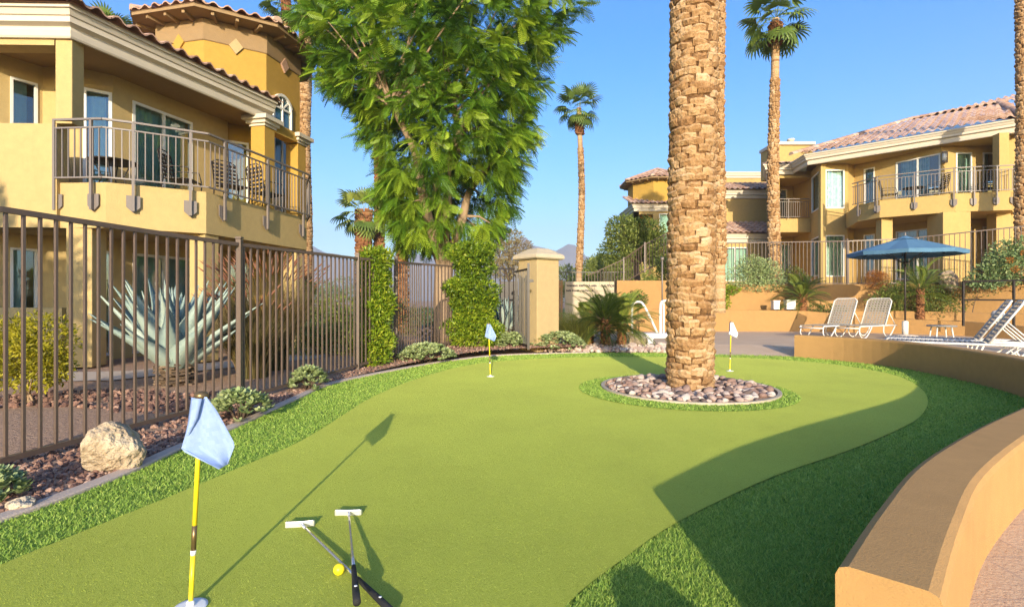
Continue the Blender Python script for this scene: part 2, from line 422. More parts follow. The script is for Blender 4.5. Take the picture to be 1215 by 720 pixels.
# turf outlines (left kerb, back edge, seat wall, front)
KERB_IN = [(-3.02, 0.2), (-2.95, 1.2), (-2.80, 2.1), G(0, 621), G(83, 591), G(167, 557), G(221, 532), G(292, 503), G(354, 474), G(400, 455), G(480, 438), G(540, 428), G(600, 422), G(700, 419)]
KERB_IN = spline(KERB_IN, 5)
BACK = [G(740, 418.5), G(800, 418.5), G(860, 420), G(905, 421.5)]
WALL_IN = [(0.863, 1.395), (1.24, 1.78), (1.76, 2.27), (2.55, 2.88), (3.43, 3.50), (4.55, 4.32), (5.5, 5.3), (6.08, 6.3), (6.36, 7.2), (6.52, 8.2), (6.50, 9.0), (6.22, 9.8), (5.70, 10.55)]
WALL_IN = spline(WALL_IN, 5)
TURF = KERB_IN + BACK + [(p[0] + 0.02, p[1] - 0.02) for p in WALL_IN[::-1]] + [(0.95, 1.2), (1.1, 0.3), (1.1, 0.2)]
GREEN_L = [(-2.6, 0.2), (-2.42, 1.2), (-2.30, 1.75), G(0, 673), G(83, 639), G(167, 605), G(233, 578), G(292, 553), G(354, 526), G(399, 499), G(442, 472), G(490, 452), G(545, 436), G(600, 428.5), G(680, 424.5), G(760, 424), G(850, 424), G(920, 427), G(990, 433), G(1055, 444), G(1088, 458), G(1101, 475), G(1093, 494), G(1067, 510), G(1009, 535), G(920, 566), G(810, 618), G(740, 665), G(672, 722), (0.18, 1.7), (0.08, 1.0), (0.05, 0.2)]
GREEN = spline(GREEN_L, 4)
RC, RR, RF = (2.25, 6.72), 1.09, 1.33
def circle(c, r, n=64): return [(c[0] + r * math.cos(2 * math.pi * k / n), c[1] + r * math.sin(2 * math.pi * k / n)) for k in range(n)]
RINGF = [(2.17 + 1.31 * math.cos(a), 6.62 + 1.29 * math.sin(a)) for a in [2 * math.pi * k / 64 for k in range(64)]]

def turf_mat(name, c1, c2, c3, sc, sheen=0.0):
    t = NT(name); a = t.noise(sc, 5, 0.75); b = t.noise(0.9, 4, 0.6)
    sp = t.noise(sc * 3.1, 3, 0.8)
    col = t.ramp(t.math('ADD', t.math('MULTIPLY', a, 0.6), t.math('MULTIPLY', sp, 0.4)), [(0.36, c1), (0.5, c2), (0.64, c3)])
    col = t.mix(0.42, col, t.ramp(b, [(0.32, mul(c2, 0.74)), (0.5, c2), (0.68, mul(c2, 1.18))]))
    return t.done(col, 0.95, normal=t.bump(a, 1.0, 0.012), spec=0.15, sheen=sheen, sheen_tint=(0.92, 1.0, 0.22))
M['turf_base'] = turf_mat('turf_base', (0.08, 0.17, 0.03), (0.18, 0.31, 0.05), (0.32, 0.44, 0.08), 130, 0.25)
M['putting'] = turf_mat('putting_turf', (0.29, 0.355, 0.035), (0.46, 0.525, 0.07), (0.58, 0.63, 0.13), 190, 0.34)
M['blade'] = tinted('turf_blade', [(0, (0.12, 0.24, 0.04)), (0.5, (0.32, 0.48, 0.075)), (1, (0.54, 0.64, 0.15))], 0.6, transl=0.3)
sheet('turf', TURF, 0.0, M['turf_base'])
sheet('putting_green', GREEN, 0.012, M['putting'])
sheet('turf_ring', RINGF, 0.016, M['turf_base'])

# turf pile: blades standing on the long-pile fringe
def blades():
    allv = []; out = []
    P = nr.uniform([-3.2, 0.9], [6.8, 11.6], size=(3600000, 2))
    dist = np.hypot(P[:, 0], P[:, 1])
    P = P[nr.random(len(P)) < np.clip((2.0 / dist) ** 1.7, 0, 1)]
    ok = pip(P, TURF) & ~pip(P, GREEN)
    ok |= pip(P, RINGF)
    ok &= np.hypot(P[:, 0] - RC[0], P[:, 1] - RC[1]) > RR
    u = CU + F * P[:, 0] / P[:, 1]; v = CV + F * EYE / P[:, 1]
    ok &= (u > -60) & (u < 1280) & (v < 800)
    P = P[ok]; d = np.hypot(P[:, 0], P[:, 1]); n = len(P)
    w = 0.0020 * np.maximum(1, d / 2.2) * nr.uniform(0.8, 1.4, n); h = nr.uniform(0.008, 0.021, n) * np.maximum(1, (d / 6) ** 0.5)
    a = nr.uniform(0, math.pi, n); lean = nr.normal(0, 0.011, (n, 2))
    dx = np.cos(a) * w; dy = np.sin(a) * w
    V = np.zeros((n, 3, 3)); z0 = np.where(pip(P, RINGF), 0.0165, 0.0); h = h + z0
    V[:, 0] = np.stack([P[:, 0] - dx, P[:, 1] - dy, z0], 1)
    V[:, 1] = np.stack([P[:, 0] + dx, P[:, 1] + dy, z0], 1)
    V[:, 2] = np.stack([P[:, 0] + lean[:, 0], P[:, 1] + lean[:, 1], h], 1)
    return V.reshape(-1, 3), np.arange(n * 3).reshape(-1, 3), np.clip(nr.normal(0.5, 0.22, n), 0, 1)
V_, F_, T_ = blades()
tag(mesh_np('turf_grass', V_, F_, T_, M['blade']), kind='stuff')

# short pile of the putting green, thick enough to show only near the viewer
def pile():
    P = nr.uniform([-3.0, 1.2], [6.8, 11.4], size=(4500000, 2)); d = np.hypot(P[:, 0], P[:, 1])
    P = P[(nr.random(len(P)) < np.clip((2.1 / d) ** 1.9 * 0.5, 0, 1)) & pip(P, GREEN) & (np.hypot(P[:, 0] - 2.17, P[:, 1] - 6.62) > 1.32)]
    u = CU + F * P[:, 0] / P[:, 1]; v = CV + F * EYE / P[:, 1]; P = P[(u > -50) & (u < 1250) & (v < 780)]; n = len(P); d = np.hypot(P[:, 0], P[:, 1])
    w = 0.0011 * np.maximum(1, d / 2.0) * nr.uniform(0.7, 1.3, n); h = 0.012 + nr.uniform(0.001, 0.0038, n) * np.clip(1.25 - d / 9, 0.3, 1); a = nr.uniform(0, math.pi, n); lean = nr.normal(0, 0.006, (n, 2)); dx, dy = np.cos(a) * w, np.sin(a) * w
    V = np.zeros((n, 3, 3)); z = np.full(n, 0.0121)
    V[:, 0] = np.stack([P[:, 0] - dx, P[:, 1] - dy, z], 1); V[:, 1] = np.stack([P[:, 0] + dx, P[:, 1] + dy, z], 1); V[:, 2] = np.stack([P[:, 0] + lean[:, 0], P[:, 1] + lean[:, 1], h], 1)
    patch = 0.10 * np.sin(P[:, 0] * 2.3 + np.sin(P[:, 1] * 1.7)) * np.sin(P[:, 1] * 2.9 + P[:, 0])
    return V.reshape(-1, 3), np.arange(n * 3).reshape(-1, 3), np.clip(nr.normal(0.5, 0.2, n) + patch, 0, 1)
M['pile'] = tinted('putting_pile', [(0, (0.29, 0.36, 0.035)), (0.5, (0.52, 0.59, 0.08)), (1, (0.68, 0.72, 0.17))], 0.8, transl=0.25)
V_, F_, T_ = pile()
tag(mesh_np('turf_pile', V_, F_, T_, M['pile']), kind='stuff')

# kerb round the turf and round the palm
kp = [(p[0], p[1]) for p in KERB_IN]
kb = MB(); kb.sweep(kp[::-1], [(0.0, -0.03), (0.0, 0.018), (0.010, 0.026), (0.085, 0.026), (0.1, 0.016), (0.1, -0.03)])
tag(kb.build('kerb', M['kerb']), kind='structure')
rb = MB(); rb.sweep(circle(RC, RR), [(0.0, 0.0), (0.0, 0.042), (-0.045, 0.042), (-0.045, 0.0)], closed=True)
tag(rb.build('kerb_ring', M['cap_stone']), kind='structure')
sheet('gravel_bed_base', circle(RC, RR - 0.03, 48), 0.022, M['ground'])

# ------------------------------------------------------------------ pool deck
def deck_mat():
    t = NT('deck_pavers'); m = _stretch(t, (1, 1, 1)); b = t.n('ShaderNodeTexBrick'); t.l(m, b.inputs['Vector'])
    b.inputs['Scale'].default_value = 1.0; b.inputs['Brick Width'].default_value = 0.42; b.inputs['Row Height'].default_value = 0.30
    b.inputs['Mortar Size'].default_value = 0.006; b.inputs['Color1'].default_value = (0.62, 0.45, 0.30, 1); b.inputs['Color2'].default_value = (0.56, 0.395, 0.255, 1)
    b.inputs['Mortar'].default_value = (0.46, 0.335, 0.245, 1)
    c = t.mix(t.math('MULTIPLY', t.noise(3, 5), 0.5), b.outputs['Color'], (0.60, 0.43, 0.285))
    return t.done(c, 0.9, normal=t.bump(t.noise(70, 4), 0.4, 0.01), spec=0.2)
M['deck'] = deck_mat()
outer = [(p[0] + 0.1, p[1] - 0.04) for p in WALL_IN]
EDGE = [(5.72, 10.60), (4.6, 10.86), (3.2, 11.30), (1.7, 11.95), (1.0, 12.7), (1.0, 14.2)]
INNER = [(5.9, 11.9), (5.0, 12.2), (3.8, 12.6), (2.7, 13.1), (2.2, 13.7), (2.2, 14.6)]
dk = MB()
dk.add([(x, y, DECK) for x, y in [(1.25, -6), (1.05, 1.2)] + outer[:-1] + [(5.92, 10.5)] + INNER + [(2.4, 17.6), (34, 17.6), (34, -6)]],
       [tuple(range(2 + len(outer) + len(INNER) + 3))])
dk.add([(5.72, 10.60, 0.004), (5.92, 10.5, DECK), (5.9, 11.9, DECK)], [(0, 1, 2)])
dk.add([(x, y, 0.004) for x, y in EDGE] + [(x, y, DECK) for x, y in INNER], [(i, i + 1, i + 7, i + 6) for i in range(5)])
tag(dk.build('pool_deck', M['deck'], recalc=False), kind='structure')

# ------------------------------------------------------------------ seat wall
sw = MB()
T0, Hs, c_ = 0.225, 0.45, 0.03
prof = [(0.0, -0.02), (0.0, Hs - c_), (c_ * 0.3, Hs - c_ * 0.3), (c_, Hs), (T0 - c_, Hs), (T0 - c_ * 0.3, Hs - c_ * 0.3), (T0, Hs - c_), (T0, -0.02)]
sw.sweep(WALL_IN, prof)
seat = tag(sw.build('seat_wall', M['stucco_seat']), 'low curved tan stucco seat wall wrapping the right side of the green', 'wall')

# ------------------------------------------------------------------ retaining walls of the terraces
w1 = MB()
P1 = [(2.4, 17.5), (W(845, 17.2), 17.2), (W(955, 17.2), 17.2), (W(1060, 16.2), 16.2), (W(1145, 15.0), 15.0), (W(1215, 13.6), 13.6), (W(1300, 12.4), 12.4)]
Z1 = [0.845, 0.845, 0.80, 0.58, 0.53, 0.46, 0.42]
def ramp_wall(mb, P, Z, t, z0):
    for i in range(len(P) - 1):
        a, b = P[i], P[i + 1]; dx, dy = b[0] - a[0], b[1] - a[1]; L = math.hypot(dx, dy); nx, ny = -dy / L * t, dx / L * t
        vs = []
        for p, z in ((a, Z[i]), (b, Z[i + 1])):
            vs += [(p[0], p[1], z0), (p[0] + nx, p[1] + ny, z0), (p[0] + nx, p[1] + ny, z), (p[0], p[1], z)]
        mb.add(vs, [(0, 3, 2, 1), (4, 5, 6, 7), (0, 4, 7, 3), (1, 2, 6, 5), (3, 7, 6, 2), (0, 1, 5, 4)])
ramp_wall(w1, P1, Z1, 0.25, -0.05)
tag(w1.build('planter_wall', M['stucco_wall'], bevel=0.015), 'low tan stucco planter wall behind the white loungers', 'wall')
w1b = MB()
P1b = [(W(958, 17.9), 17.9), (W(1060, 17.2), 17.2), (W(1145, 16.2), 16.2), (W(1215, 15.2), 15.2), (W(1300, 14.0), 14.0)]
ramp_wall(w1b, P1b, [0.80, 0.80, 0.77, 0.76, 0.74], 0.25, 0.0)
tag(w1b.build('planter_wall', M['stucco_wall'], bevel=0.015), 'middle tan terrace wall with its sunlit top behind the handrail', 'wall')
w2 = MB()
P2 = [(W(786, 18.6), 18.6), (W(848, 18.4), 18.4), (W(1000, 18.4), 18.4), (W(1080, 18.0), 18.0), (W(1145, 17.2), 17.2), (W(1215, 16.2), 16.2), (W(1310, 15.0), 15.0)]
ramp_wall(w2, P2, [1.70, 1.70, 1.70, 1.72, 1.74, 1.76, 1.76], 0.3, 0.0)
tag(w2.build('retaining_wall', M['stucco_wall'], bevel=0.015), 'tall tan retaining wall below the upper terrace fence', 'wall')
w3 = MB(); w3.box((4.15, 17.35, 0.52), (0.85, 0.4, 0.85)); w3.box((4.5, 18.3, 0.95), (1.75, 0.5, 1.75))
tag(w3.build('planter_wall', M['stucco_wall'], bevel=0.02), 'stepped tan stucco block behind the white pool rail', 'wall')
# soil of the terraces
sheet('planter_soil', P1[1:] + [(p[0], p[1] + 0.15) for p in P2[:0:-1]], 0.40, M['ground'])
up = [(p[0], p[1] + 0.1) for p in P2] + [(40, 22), (60, 60), (10, 60), (6.0, 30), (W(775, 20), 20)]
sheet('upper_terrace', up, 1.66, M['ground'])

# ------------------------------------------------------------------ left yard, walkway, lawn, hills
def lawn_mat():
    t = NT('lawn'); n = t.noise(0.6, 6, 0.7)
    return t.done(t.ramp(n, [(0.3, (0.12, 0.16, 0.03)), (0.6, (0.24, 0.27, 0.07)), (0.8, (0.34, 0.33, 0.13))]), 0.95, normal=t.bump(t.noise(20, 4), 0.6, 0.04))
M['lawn'] = lawn_mat()
sheet('lawn', [(-60, 24), (6, 24), (12, 70), (-120, 120)], -0.018, M['lawn'])
sheet('walkway', [(-9.6, 6.95), (-5.8, 7.6), (-3.9, 10.5), (-3.7, 15), (-4.6, 15), (-4.9, 10.9), (-6.3, 8.6), (-9.6, 8.0)], -0.012, M['concrete'])
yb = MB()
bed_pts = [(p[0], p[1]) for p in KERB_IN if p[1] > 1.0]
BED_IN = bed_pts
hill_t = NT('mountain_rock'); hn = hill_t.noise(0.004, 8, 0.7)
M['hill'] = hill_t.done(hill_t.ramp(hn, [(0.3, (0.20, 0.155, 0.13)), (0.6, (0.32, 0.26, 0.22)), (0.8, (0.42, 0.35, 0.30))]), 0.95)
def hills():
    n, m = 220, 44; xs = np.linspace(-2600, 2600, n); t = np.linspace(0, 1, m)
    peak = np.interp(xs, [-2600, -1500, -1150, -960, -800, -640, -520, -380, -200, -60, 60, 160, 230, 320, 450, 600, 900, 1500, 2600],
                     [120, 130, 130, 132, 118, 104, 92, 96, 116, 124, 132, 130, 122, 104, 74, 55, 50, 60, 60])
    r = np.random.default_rng(3); peak = peak * 1.72; ridge = peak.copy()
    for f, a in ((0.012, 5), (0.031, 4), (0.07, 2.5), (0.15, 1.5)):
        ridge += a * np.sin(xs * f + r.uniform(0, 6)) * (0.6 + 0.4 * np.sin(xs * f * 0.37 + 1))
    V = np.zeros((m, n, 3))
    for j in range(m):
        y = 1500 + 900 * t[j]; prof = np.sin(min(1, t[j] / 0.75) * math.pi / 2) ** 1.3 if t[j] < 0.75 else 1 - (t[j] - 0.75) * 1.6
        spur = 1 + 0.28 * (1 - t[j]) * np.sin(xs * 0.021 + 3 * np.sin(xs * 0.004)) + 0.12 * np.sin(xs * 0.06 + t[j] * 9) * (1 - t[j])
        V[j] = np.stack([xs * (0.8 + 0.3 * t[j]), np.full(n, y), ridge * prof * spur - 2], 1)
    idx = np.arange(m * n).reshape(m, n)
    Fc = np.stack([idx[:-1, :-1], idx[:-1, 1:], idx[1:, 1:], idx[1:, :-1]], -1).reshape(-1, 4)
    return mesh_np('hills', V.reshape(-1, 3), Fc, np.full(len(Fc), 0.5), M['hill'], smooth=False)
tag(hills(), kind='structure')

def haze():
    mb = MB(); mb.box((0, 1150, 169), (6400, 2750, 342)); t = NT('haze_air'); v = t.n('ShaderNodeVolumePrincipled')
    v.inputs['Color'].default_value = (0.80, 0.86, 0.96, 1); v.inputs['Density'].default_value = 0.0005; v.inputs['Anisotropy'].default_value = 0.0
    t.l(v.outputs[0], t.out.inputs['Volume']); return tag(mb.build('haze', t.mat), kind='stuff')
haze()

# ------------------------------------------------------------------ stones
def ico(sub=1):
    import bmesh
    bm = bmesh.new(); bmesh.ops.create_icosphere(bm, subdivisions=sub, radius=1.0)
    bm.verts.ensure_lookup_table(); V = np.array([v.co[:] for v in bm.verts]); Fc = np.array([[v.index for v in f.verts] for f in bm.faces]); bm.free(); return V, Fc
IV, IF = ico(1)
IV2, IF2 = ico(2)
def rough_stone(V, seed, amp=0.2):
    r = np.random.default_rng(seed); ks = r.normal(size=(5, 3)) * 1.6; ph = r.uniform(0, 6, 5)
    d = 1 + amp * np.mean([np.sin(V @ k + p) for k, p in zip(ks, ph)], axis=0) * 2
    W_ = V * d[:, None]
    for _ in range(5):   # flat chips
        nn = r.normal(size=3); nn /= np.linalg.norm(nn); h = r.uniform(0.72, 0.95); e = W_ @ nn - h
        W_ = W_ - np.outer(np.maximum(e, 0), nn) * 0.85
    return W_
def gravel(name, P, z, smin, smax, mat, tmean=0.5, tdev=0.25):
    n = len(P); parts = []
    for s in range(5):
        I = np.arange(s, n, 5); k = len(I)
        if k == 0: continue
        TV = rough_stone(IV, s + 20, 0.25); dirs = unit_sphere(k); sc = nr.uniform(smin, smax, k)[:, None] * nr.uniform(0.6, 1.1, (k, 3))
        pos = np.column_stack([P[I, 0], P[I, 1], z(P[I]) + sc.mean(1) * nr.uniform(0.05, 0.6, k)])
        parts.append(scatter(TV, IF, pos, rots(dirs), sc[:, None, :].reshape(k, -1), np.clip(nr.normal(tmean, tdev, k), 0, 1)))
    V, Fc, T = merge(parts)
    return tag(mesh_np(name, V, Fc, T, mat), kind='stuff')
# red rock mulch between the kerb and beyond the fence
FENCE = [(-3.75, 2.2), (-3.44, 3.51), (-3.25, 4.6), (-3.0, 5.75), (-2.45, 8.3), (W(470, 9.4), 9.4), (W(500, 10.6), 10.6), (W(552, 11.9), 11.9), (W(612, 12.3), 12.3)]
strip_poly = [(p[0] - 0.09, p[1] + 0.05) for p in KERB_IN if p[1] > 1.4] + [(1.2, 12.2), (-0.2, 12.6)] + [(p[0] - 0.25, p[1] + 0.1) for p in FENCE[::-1]] + [(-4.2, 1.4)]
P = nr.uniform([-4.6, 1.4], [2, 13.2], size=(95000, 2)); P = P[pip(P, strip_poly)]
d_ = np.hypot(P[:, 0], P[:, 1]); P = P[nr.random(len(P)) < np.clip((3.4 / d_) ** 1.2, 0, 1)]
sm = MB(); sm.add([(p[0], p[1], max(0, fz(p[1])) * 0.7 + 0.002) for p in strip_poly], [tuple(range(len(strip_poly)))])
tag(sm.build('soil', M['ground'], recalc=False), kind='structure')
gravel('gravel', P, lambda q: np.array([max(0, fz(y)) * 0.7 for y in q[:, 1]]), 0.009, 0.028, M['red_gravel'], 0.45, 0.25)
P = nr.uniform([-9.5, 3.6], [-3.2, 8.5], size=(9000, 2))
band = (np.abs(P[:, 1] - (6.1 + 0.12 * (P[:, 0] + 5)) - 0.25 * np.sin(P[:, 0] * 2.1)) < 0.55) & (P[:, 0] < np.interp(P[:, 1], [f[1] for f in FENCE], [f[0] for f in FENCE]) - 0.3)
gravel('gravel', P[band], lambda q: np.full(len(q), -0.03), 0.012, 0.045, M['red_gravel'], 0.3, 0.22)
P = nr.uniform([0.6, 11.3], [3.6, 13.2], size=(1500, 2)); P = P[(P[:, 1] > 11.55 - 0.2 * (P[:, 0] - 0.7)) & (P[:, 1] < 12.6)]
gravel('gravel', P, lambda q: np.full(len(q), 0.03), 0.02, 0.07, M['rock'], 0.75, 0.2)

# river cobbles in the palm ring: every stone its own
cob = []
for s in range(7):
    V = rough_stone(IV2, 50 + s, 0.16)
    me_o = mesh_np('river_cobble', V * np.array([1, 0.8, 0.55]), IF2, np.full(len(IF2), [0.1, 0.36, 0.5, 0.62, 0.74, 0.86, 1.0][s]), M['rock'], smooth=True)
    cob.append(me_o.data); bpy.data.objects.remove(me_o)
placed = []
tries = 0
while len(placed) < 300 and tries < 20000:
    tries += 1
    a = rng.uniform(0, 2 * math.pi); r = RR * 0.93 * math.sqrt(rng.random())
    x, y = RC[0] + r * math.cos(a), RC[1] + r * math.sin(a); s = rng.choice([0.036, 0.044, 0.05, 0.056, 0.068])
    if math.hypot(x - 2.33, y - 6.73) < 0.3 or r > RR - 0.06 - s * 0.6: continue
    if y > 7.2 and rng.random() < 0.6: continue
    if any((x - q[0]) ** 2 + (y - q[1]) ** 2 < (0.6 * (s + q[2])) ** 2 for q in placed): continue
    placed.append((x, y, s))
for x, y, s in placed:
    o = bpy.data.objects.new('river_cobble', rng.choice(cob)); COL.objects.link(o)
    o.location = (x, y, 0.022 + s * rng.uniform(0.25, 0.6)); o.scale = (s * rng.uniform(0.9, 1.3), s, s * rng.uniform(0.85, 1.25))
    o.rotation_euler = (rng.uniform(-0.5, 0.5), rng.uniform(-0.5, 0.5), rng.uniform(0, 6.3))
    tag(o, 'smooth river cobble lying in the ring of stones round the big palm', 'stone', 'cobbles in the palm ring')
# ------------------------------------------------------------------ building kit
def unit(a, b):
    dx, dy = b[0] - a[0], b[1] - a[1]; L = math.hypot(dx, dy); return (dx / L, dy / L), L
def along(p0, p1, s): d, L = unit(p0, p1); return (p0[0] + d[0] * s, p0[1] + d[1] * s)
def su(p0, p1, u):
    """Distance along p0-p1 at which the survey bearing u crosses it."""
    k = (u - CU) / F; d, L = unit(p0, p1)
    return (k * p0[1] - p0[0]) / (d[0] - k * d[1])
def window(bld, p0, p1, s0, s1, z0, z1, side=1, mull=1, curtain=(0, 1), name='window', cmat='curtain', depth=0.08, fr=0.055, proud=0.0, slats=False):
    """Window or glazed door in a wall whose thickness lies to the left of p0->p1 (the room side)."""
    d, L = unit(p0, p1); n = (d[1], -d[0])
    def pt(s, o): return (p0[0] + d[0] * s + n[0] * o, p0[1] + d[1] * s + n[1] * o)
    rz = math.atan2(d[1], d[0])
    fm = MB(); o = proud - depth / 2 + 0.02
    for a, b, za, zb in ((s0, s0 + fr, z0, z1), (s1 - fr, s1, z0, z1), (s0 + fr, s1 - fr, z1 - fr, z1), (s0 + fr, s1 - fr, z0, z0 + fr)):
        c = pt((a + b) / 2, o); fm.box((c[0], c[1], (za + zb) / 2), (b - a, depth, zb - za), rz)
    for k in range(1, mull):
        s = s0 + (s1 - s0) * k / mull; c = pt(s, o); fm.box((c[0], c[1], (z0 + z1) / 2), (fr * 0.9, depth * 0.9, z1 - z0 - 2 * fr), rz)
    w = fm.build(name, M['white_frame'], bld)
    pm = MB(); q = [pt(s0 + fr, o - 0.005), pt(s1 - fr, o - 0.005)]
    pm.add([(*q[0], z0 + fr), (*q[1], z0 + fr), (*q[1], z1 - fr), (*q[0], z1 - fr)], [(0, 1, 2, 3)])
    pm.build('pane', M['glass'], w, recalc=False)
    if curtain:
        cm = MB(); a = s0 + (s1 - s0) * curtain[0]; b = s0 + (s1 - s0) * curtain[1]; k = max(6, int((b - a) / 0.03)); vs = []
        for i in range(k + 1):
            c = pt(a + (b - a) * i / k, o - 0.14 + 0.022 * math.sin(i * 1.25) + 0.01 * math.sin(i * 0.37))
            vs += [(*c, z0 + 0.02), (*c, z1 - 0.02)]
        cm.add(vs, [(2 * i, 2 * i + 2, 2 * i + 3, 2 * i + 1) for i in range(k)], smooth=True)
        cm.t = [rng.random() for _ in cm.t]
        cm.build('curtain', M[cmat], w, recalc=False)
    return w
def holes(*ws): return [(w[0], w[1], w[2], w[3]) for w in ws]
def lamp(bld, p0, p1, s, z, sc=1.0):
    d, L = unit(p0, p1); n = (d[1], -d[0]); c = along(p0, p1, s); rz = math.atan2(d[1], d[0])
    mb = MB(); mb.box((c[0] + n[0] * 0.02, c[1] + n[1] * 0.02, z), (0.14 * sc, 0.05, 0.42 * sc), rz)
    mb.lathe([(0.085 * sc, 0.13 * sc), (0.09 * sc, 0.2 * sc), (0.02, 0.22 * sc)], (c[0] + n[0] * 0.11, c[1] + n[1] * 0.11, z), 12)
    mb.lathe([(0.03, -0.23 * sc), (0.08 * sc, -0.2 * sc), (0.088 * sc, -0.13 * sc)], (c[0] + n[0] * 0.11, c[1] + n[1] * 0.11, z), 12)
    o = mb.build('wall_lamp', M['metal_taupe'], bld)
    g = MB(); g.lathe([(0.075 * sc, -0.14 * sc), (0.075 * sc, 0.14 * sc)], (c[0] + n[0] * 0.11, c[1] + n[1] * 0.11, z), 14)
    g.build('lamp_shade', M['lamp_glass'], o); return o
def railing(bld, path, zb, zt, posts, mat='metal_taupe', brackets=True, drop=0.55, gap=0.11, mid=0.14, out=1):
    """Balcony rail along a plan path: double top rail, balusters, posts that reach down to shield plates on the fascia."""
    mb = MB(); pts = [Vector((*p, 0)) for p in path]
    for a, b in zip(pts, pts[1:]):
        for z, w, h in ((zt, 0.042, 0.034), (zt - mid, 0.03, 0.026), (zb, 0.034, 0.026)):
            mb.bar(a + Vector((0, 0, z)), b + Vector((0, 0, z)), w, h)
        L = (b - a).length; k = max(1, round(L / gap))
        for i in range(k):
            p = a.lerp(b, (i + 0.5) / k); mb.box((p.x, p.y, (zb + zt - mid) / 2), (0.017, 0.017, zt - mid - zb - 0.02), math.atan2(b.y - a.y, b.x - a.x))
    r = mb.build('balcony_railing', M[mat], bld)
    for (p, d) in posts:
        q = MB(); q.box((p[0], p[1], (zt + zb - drop) / 2), (0.042, 0.042, zt - zb + drop - 0.01), math.atan2(d[1], d[0]))
        q.build('post', M[mat], r)
        if brackets:
            n = (d[1] * out, -d[0] * out); c = Vector((p[0] - n[0] * 0.035, p[1] - n[1] * 0.035, zb - drop + 0.13)); a = Vector((d[0], d[1], 0)); nn = Vector((n[0], n[1], 0))
            sh = [(-0.10, 0.15), (0.10, 0.15), (0.10, -0.05), (0.0, -0.15), (-0.10, -0.05)]; s = MB()
            vs = [c + a * x + Vector((0, 0, z)) for x, z in sh] + [c + a * x + Vector((0, 0, z)) - nn * 0.018 for x, z in sh]
            s.add(vs, [(0, 1, 2, 3, 4), (9, 8, 7, 6, 5)] + [(i, i + 5, (i + 1) % 5 + 5, (i + 1) % 5) for i in range(5)])
            s.build('bracket', M[mat], r)
    return r
def tile_field(mb, p0, p1, z0, rise, depth, keep=None, tw=0.30, course=0.36, lift=0.0):
    """S-shaped clay tiles laid up a slope: eave p0->p1, rising to the left of that direction."""
    d, L = unit(p0, p1); n = (-d[1], d[0]); cols = max(1, int(L / tw)); rows = max(1, int(depth / course)); tw = L / cols; seg = 6
    for r in range(rows):
        a0, a1 = r * course, r * course + course * 1.12
        for c in range(cols):
            sm, am = (c + 0.5) * tw, a0 + course * 0.5
            if keep and not keep(p0[0] + d[0] * sm + n[0] * am, p0[1] + d[1] * sm + n[1] * am): continue
            jit = rng.uniform(-0.012, 0.012); tint = min(1, max(0, rng.gauss(0.5, 0.22))); vs = []
            for e, (a, lz) in enumerate(((a0 - 0.02, 0.055), (a1, 0.0))):
                for k in range(seg + 1):
                    t = k / seg; prof = 0.075 * math.sin(min(1, t / 0.64) * math.pi) if t < 0.64 else -0.02 * math.sin((t - 0.64) / 0.36 * math.pi)
                    s = (c + t) * tw; rr = 1.0 - 0.12 * e
                    vs.append((p0[0] + d[0] * s + n[0] * (a + jit), p0[1] + d[1] * s + n[1] * (a + jit), z0 + lift + rise * a + prof * rr + lz))
            k1 = seg + 1; fs = [(k, k + 1, k1 + k + 1, k1 + k) for k in range(seg)]
            base = [(v[0], v[1], v[2] - 0.03) for v in vs[:k1]]
            vs += base; fs += [(2 * k1 + k, 2 * k1 + k + 1, k + 1, k) for k in range(seg)]
            mb.add(vs, fs, tint, smooth=False)
            mb.add([(v[0], v[1], v[2] - dz_) for v, dz_ in ((vs[0], 0.075), (vs[seg], 0.075), (vs[2 * k1 - 1], 0.045), (vs[k1], 0.045))], [(0, 1, 2, 3)], 0.1)
def ridge_tiles(mb, a, b, r=0.13):
    a, b = Vector(a), Vector(b); L = (b - a).length; k = max(1, int(L / 0.34)); d = (b - a) / k
    s, t = frame_for(b - a)
    if t.z < 0: t = -t
    for i in range(k):
        p = a + d * i; q = a + d * (i + 1.1); vs = []
        for e, rr in ((p, r * 1.12), (q, r)):
            for j in range(7): th = math.pi * j / 6; vs.append(e + s * math.cos(th) * rr + t * (math.sin(th) * rr))
        mb.add(vs, [(j, j + 1, 8 + j, 7 + j) for j in range(6)] + [tuple(range(7))], min(1, max(0, rng.gauss(0.55, 0.2))))
CORNICE = [(0.0, 0.0), (0.05, 0.0), (0.07, 0.03), (0.09, 0.13), (0.06, 0.14), (0.06, 0.20), (0.17, 0.24), (0.17, 0.34), (0.20, 0.35), (0.24, 0.44), (0.28, 0.45), (0.28, 0.52), (0.0, 0.52)]
def cornice(bld, path, z, sc=1.0):
    mb = MB(); mb.sweep(path, [(o * sc, z + h * sc) for o, h in CORNICE]); return mb.build('cornice', M['trim'], bld)
def column(bld, c, w, z0, z1, rz, mat, cap=True):
    mb = MB(); mb.box((c[0], c[1], (z0 + z1) / 2), (w, w, z1 - z0), rz); o = mb.build('column', mat, bld, bevel=0.012)
    if cap:
        k = MB(); k.box((c[0], c[1], z1 + 0.03), (w + 0.06, w + 0.06, 0.06), rz); k.box((c[0], c[1], z1 + 0.10), (w + 0.16, w + 0.16, 0.08), rz); k.box((c[0], c[1], z1 + 0.19), (w + 0.3, w + 0.3, 0.10), rz)
        k.build('capital', M['trim'], o)
    return o
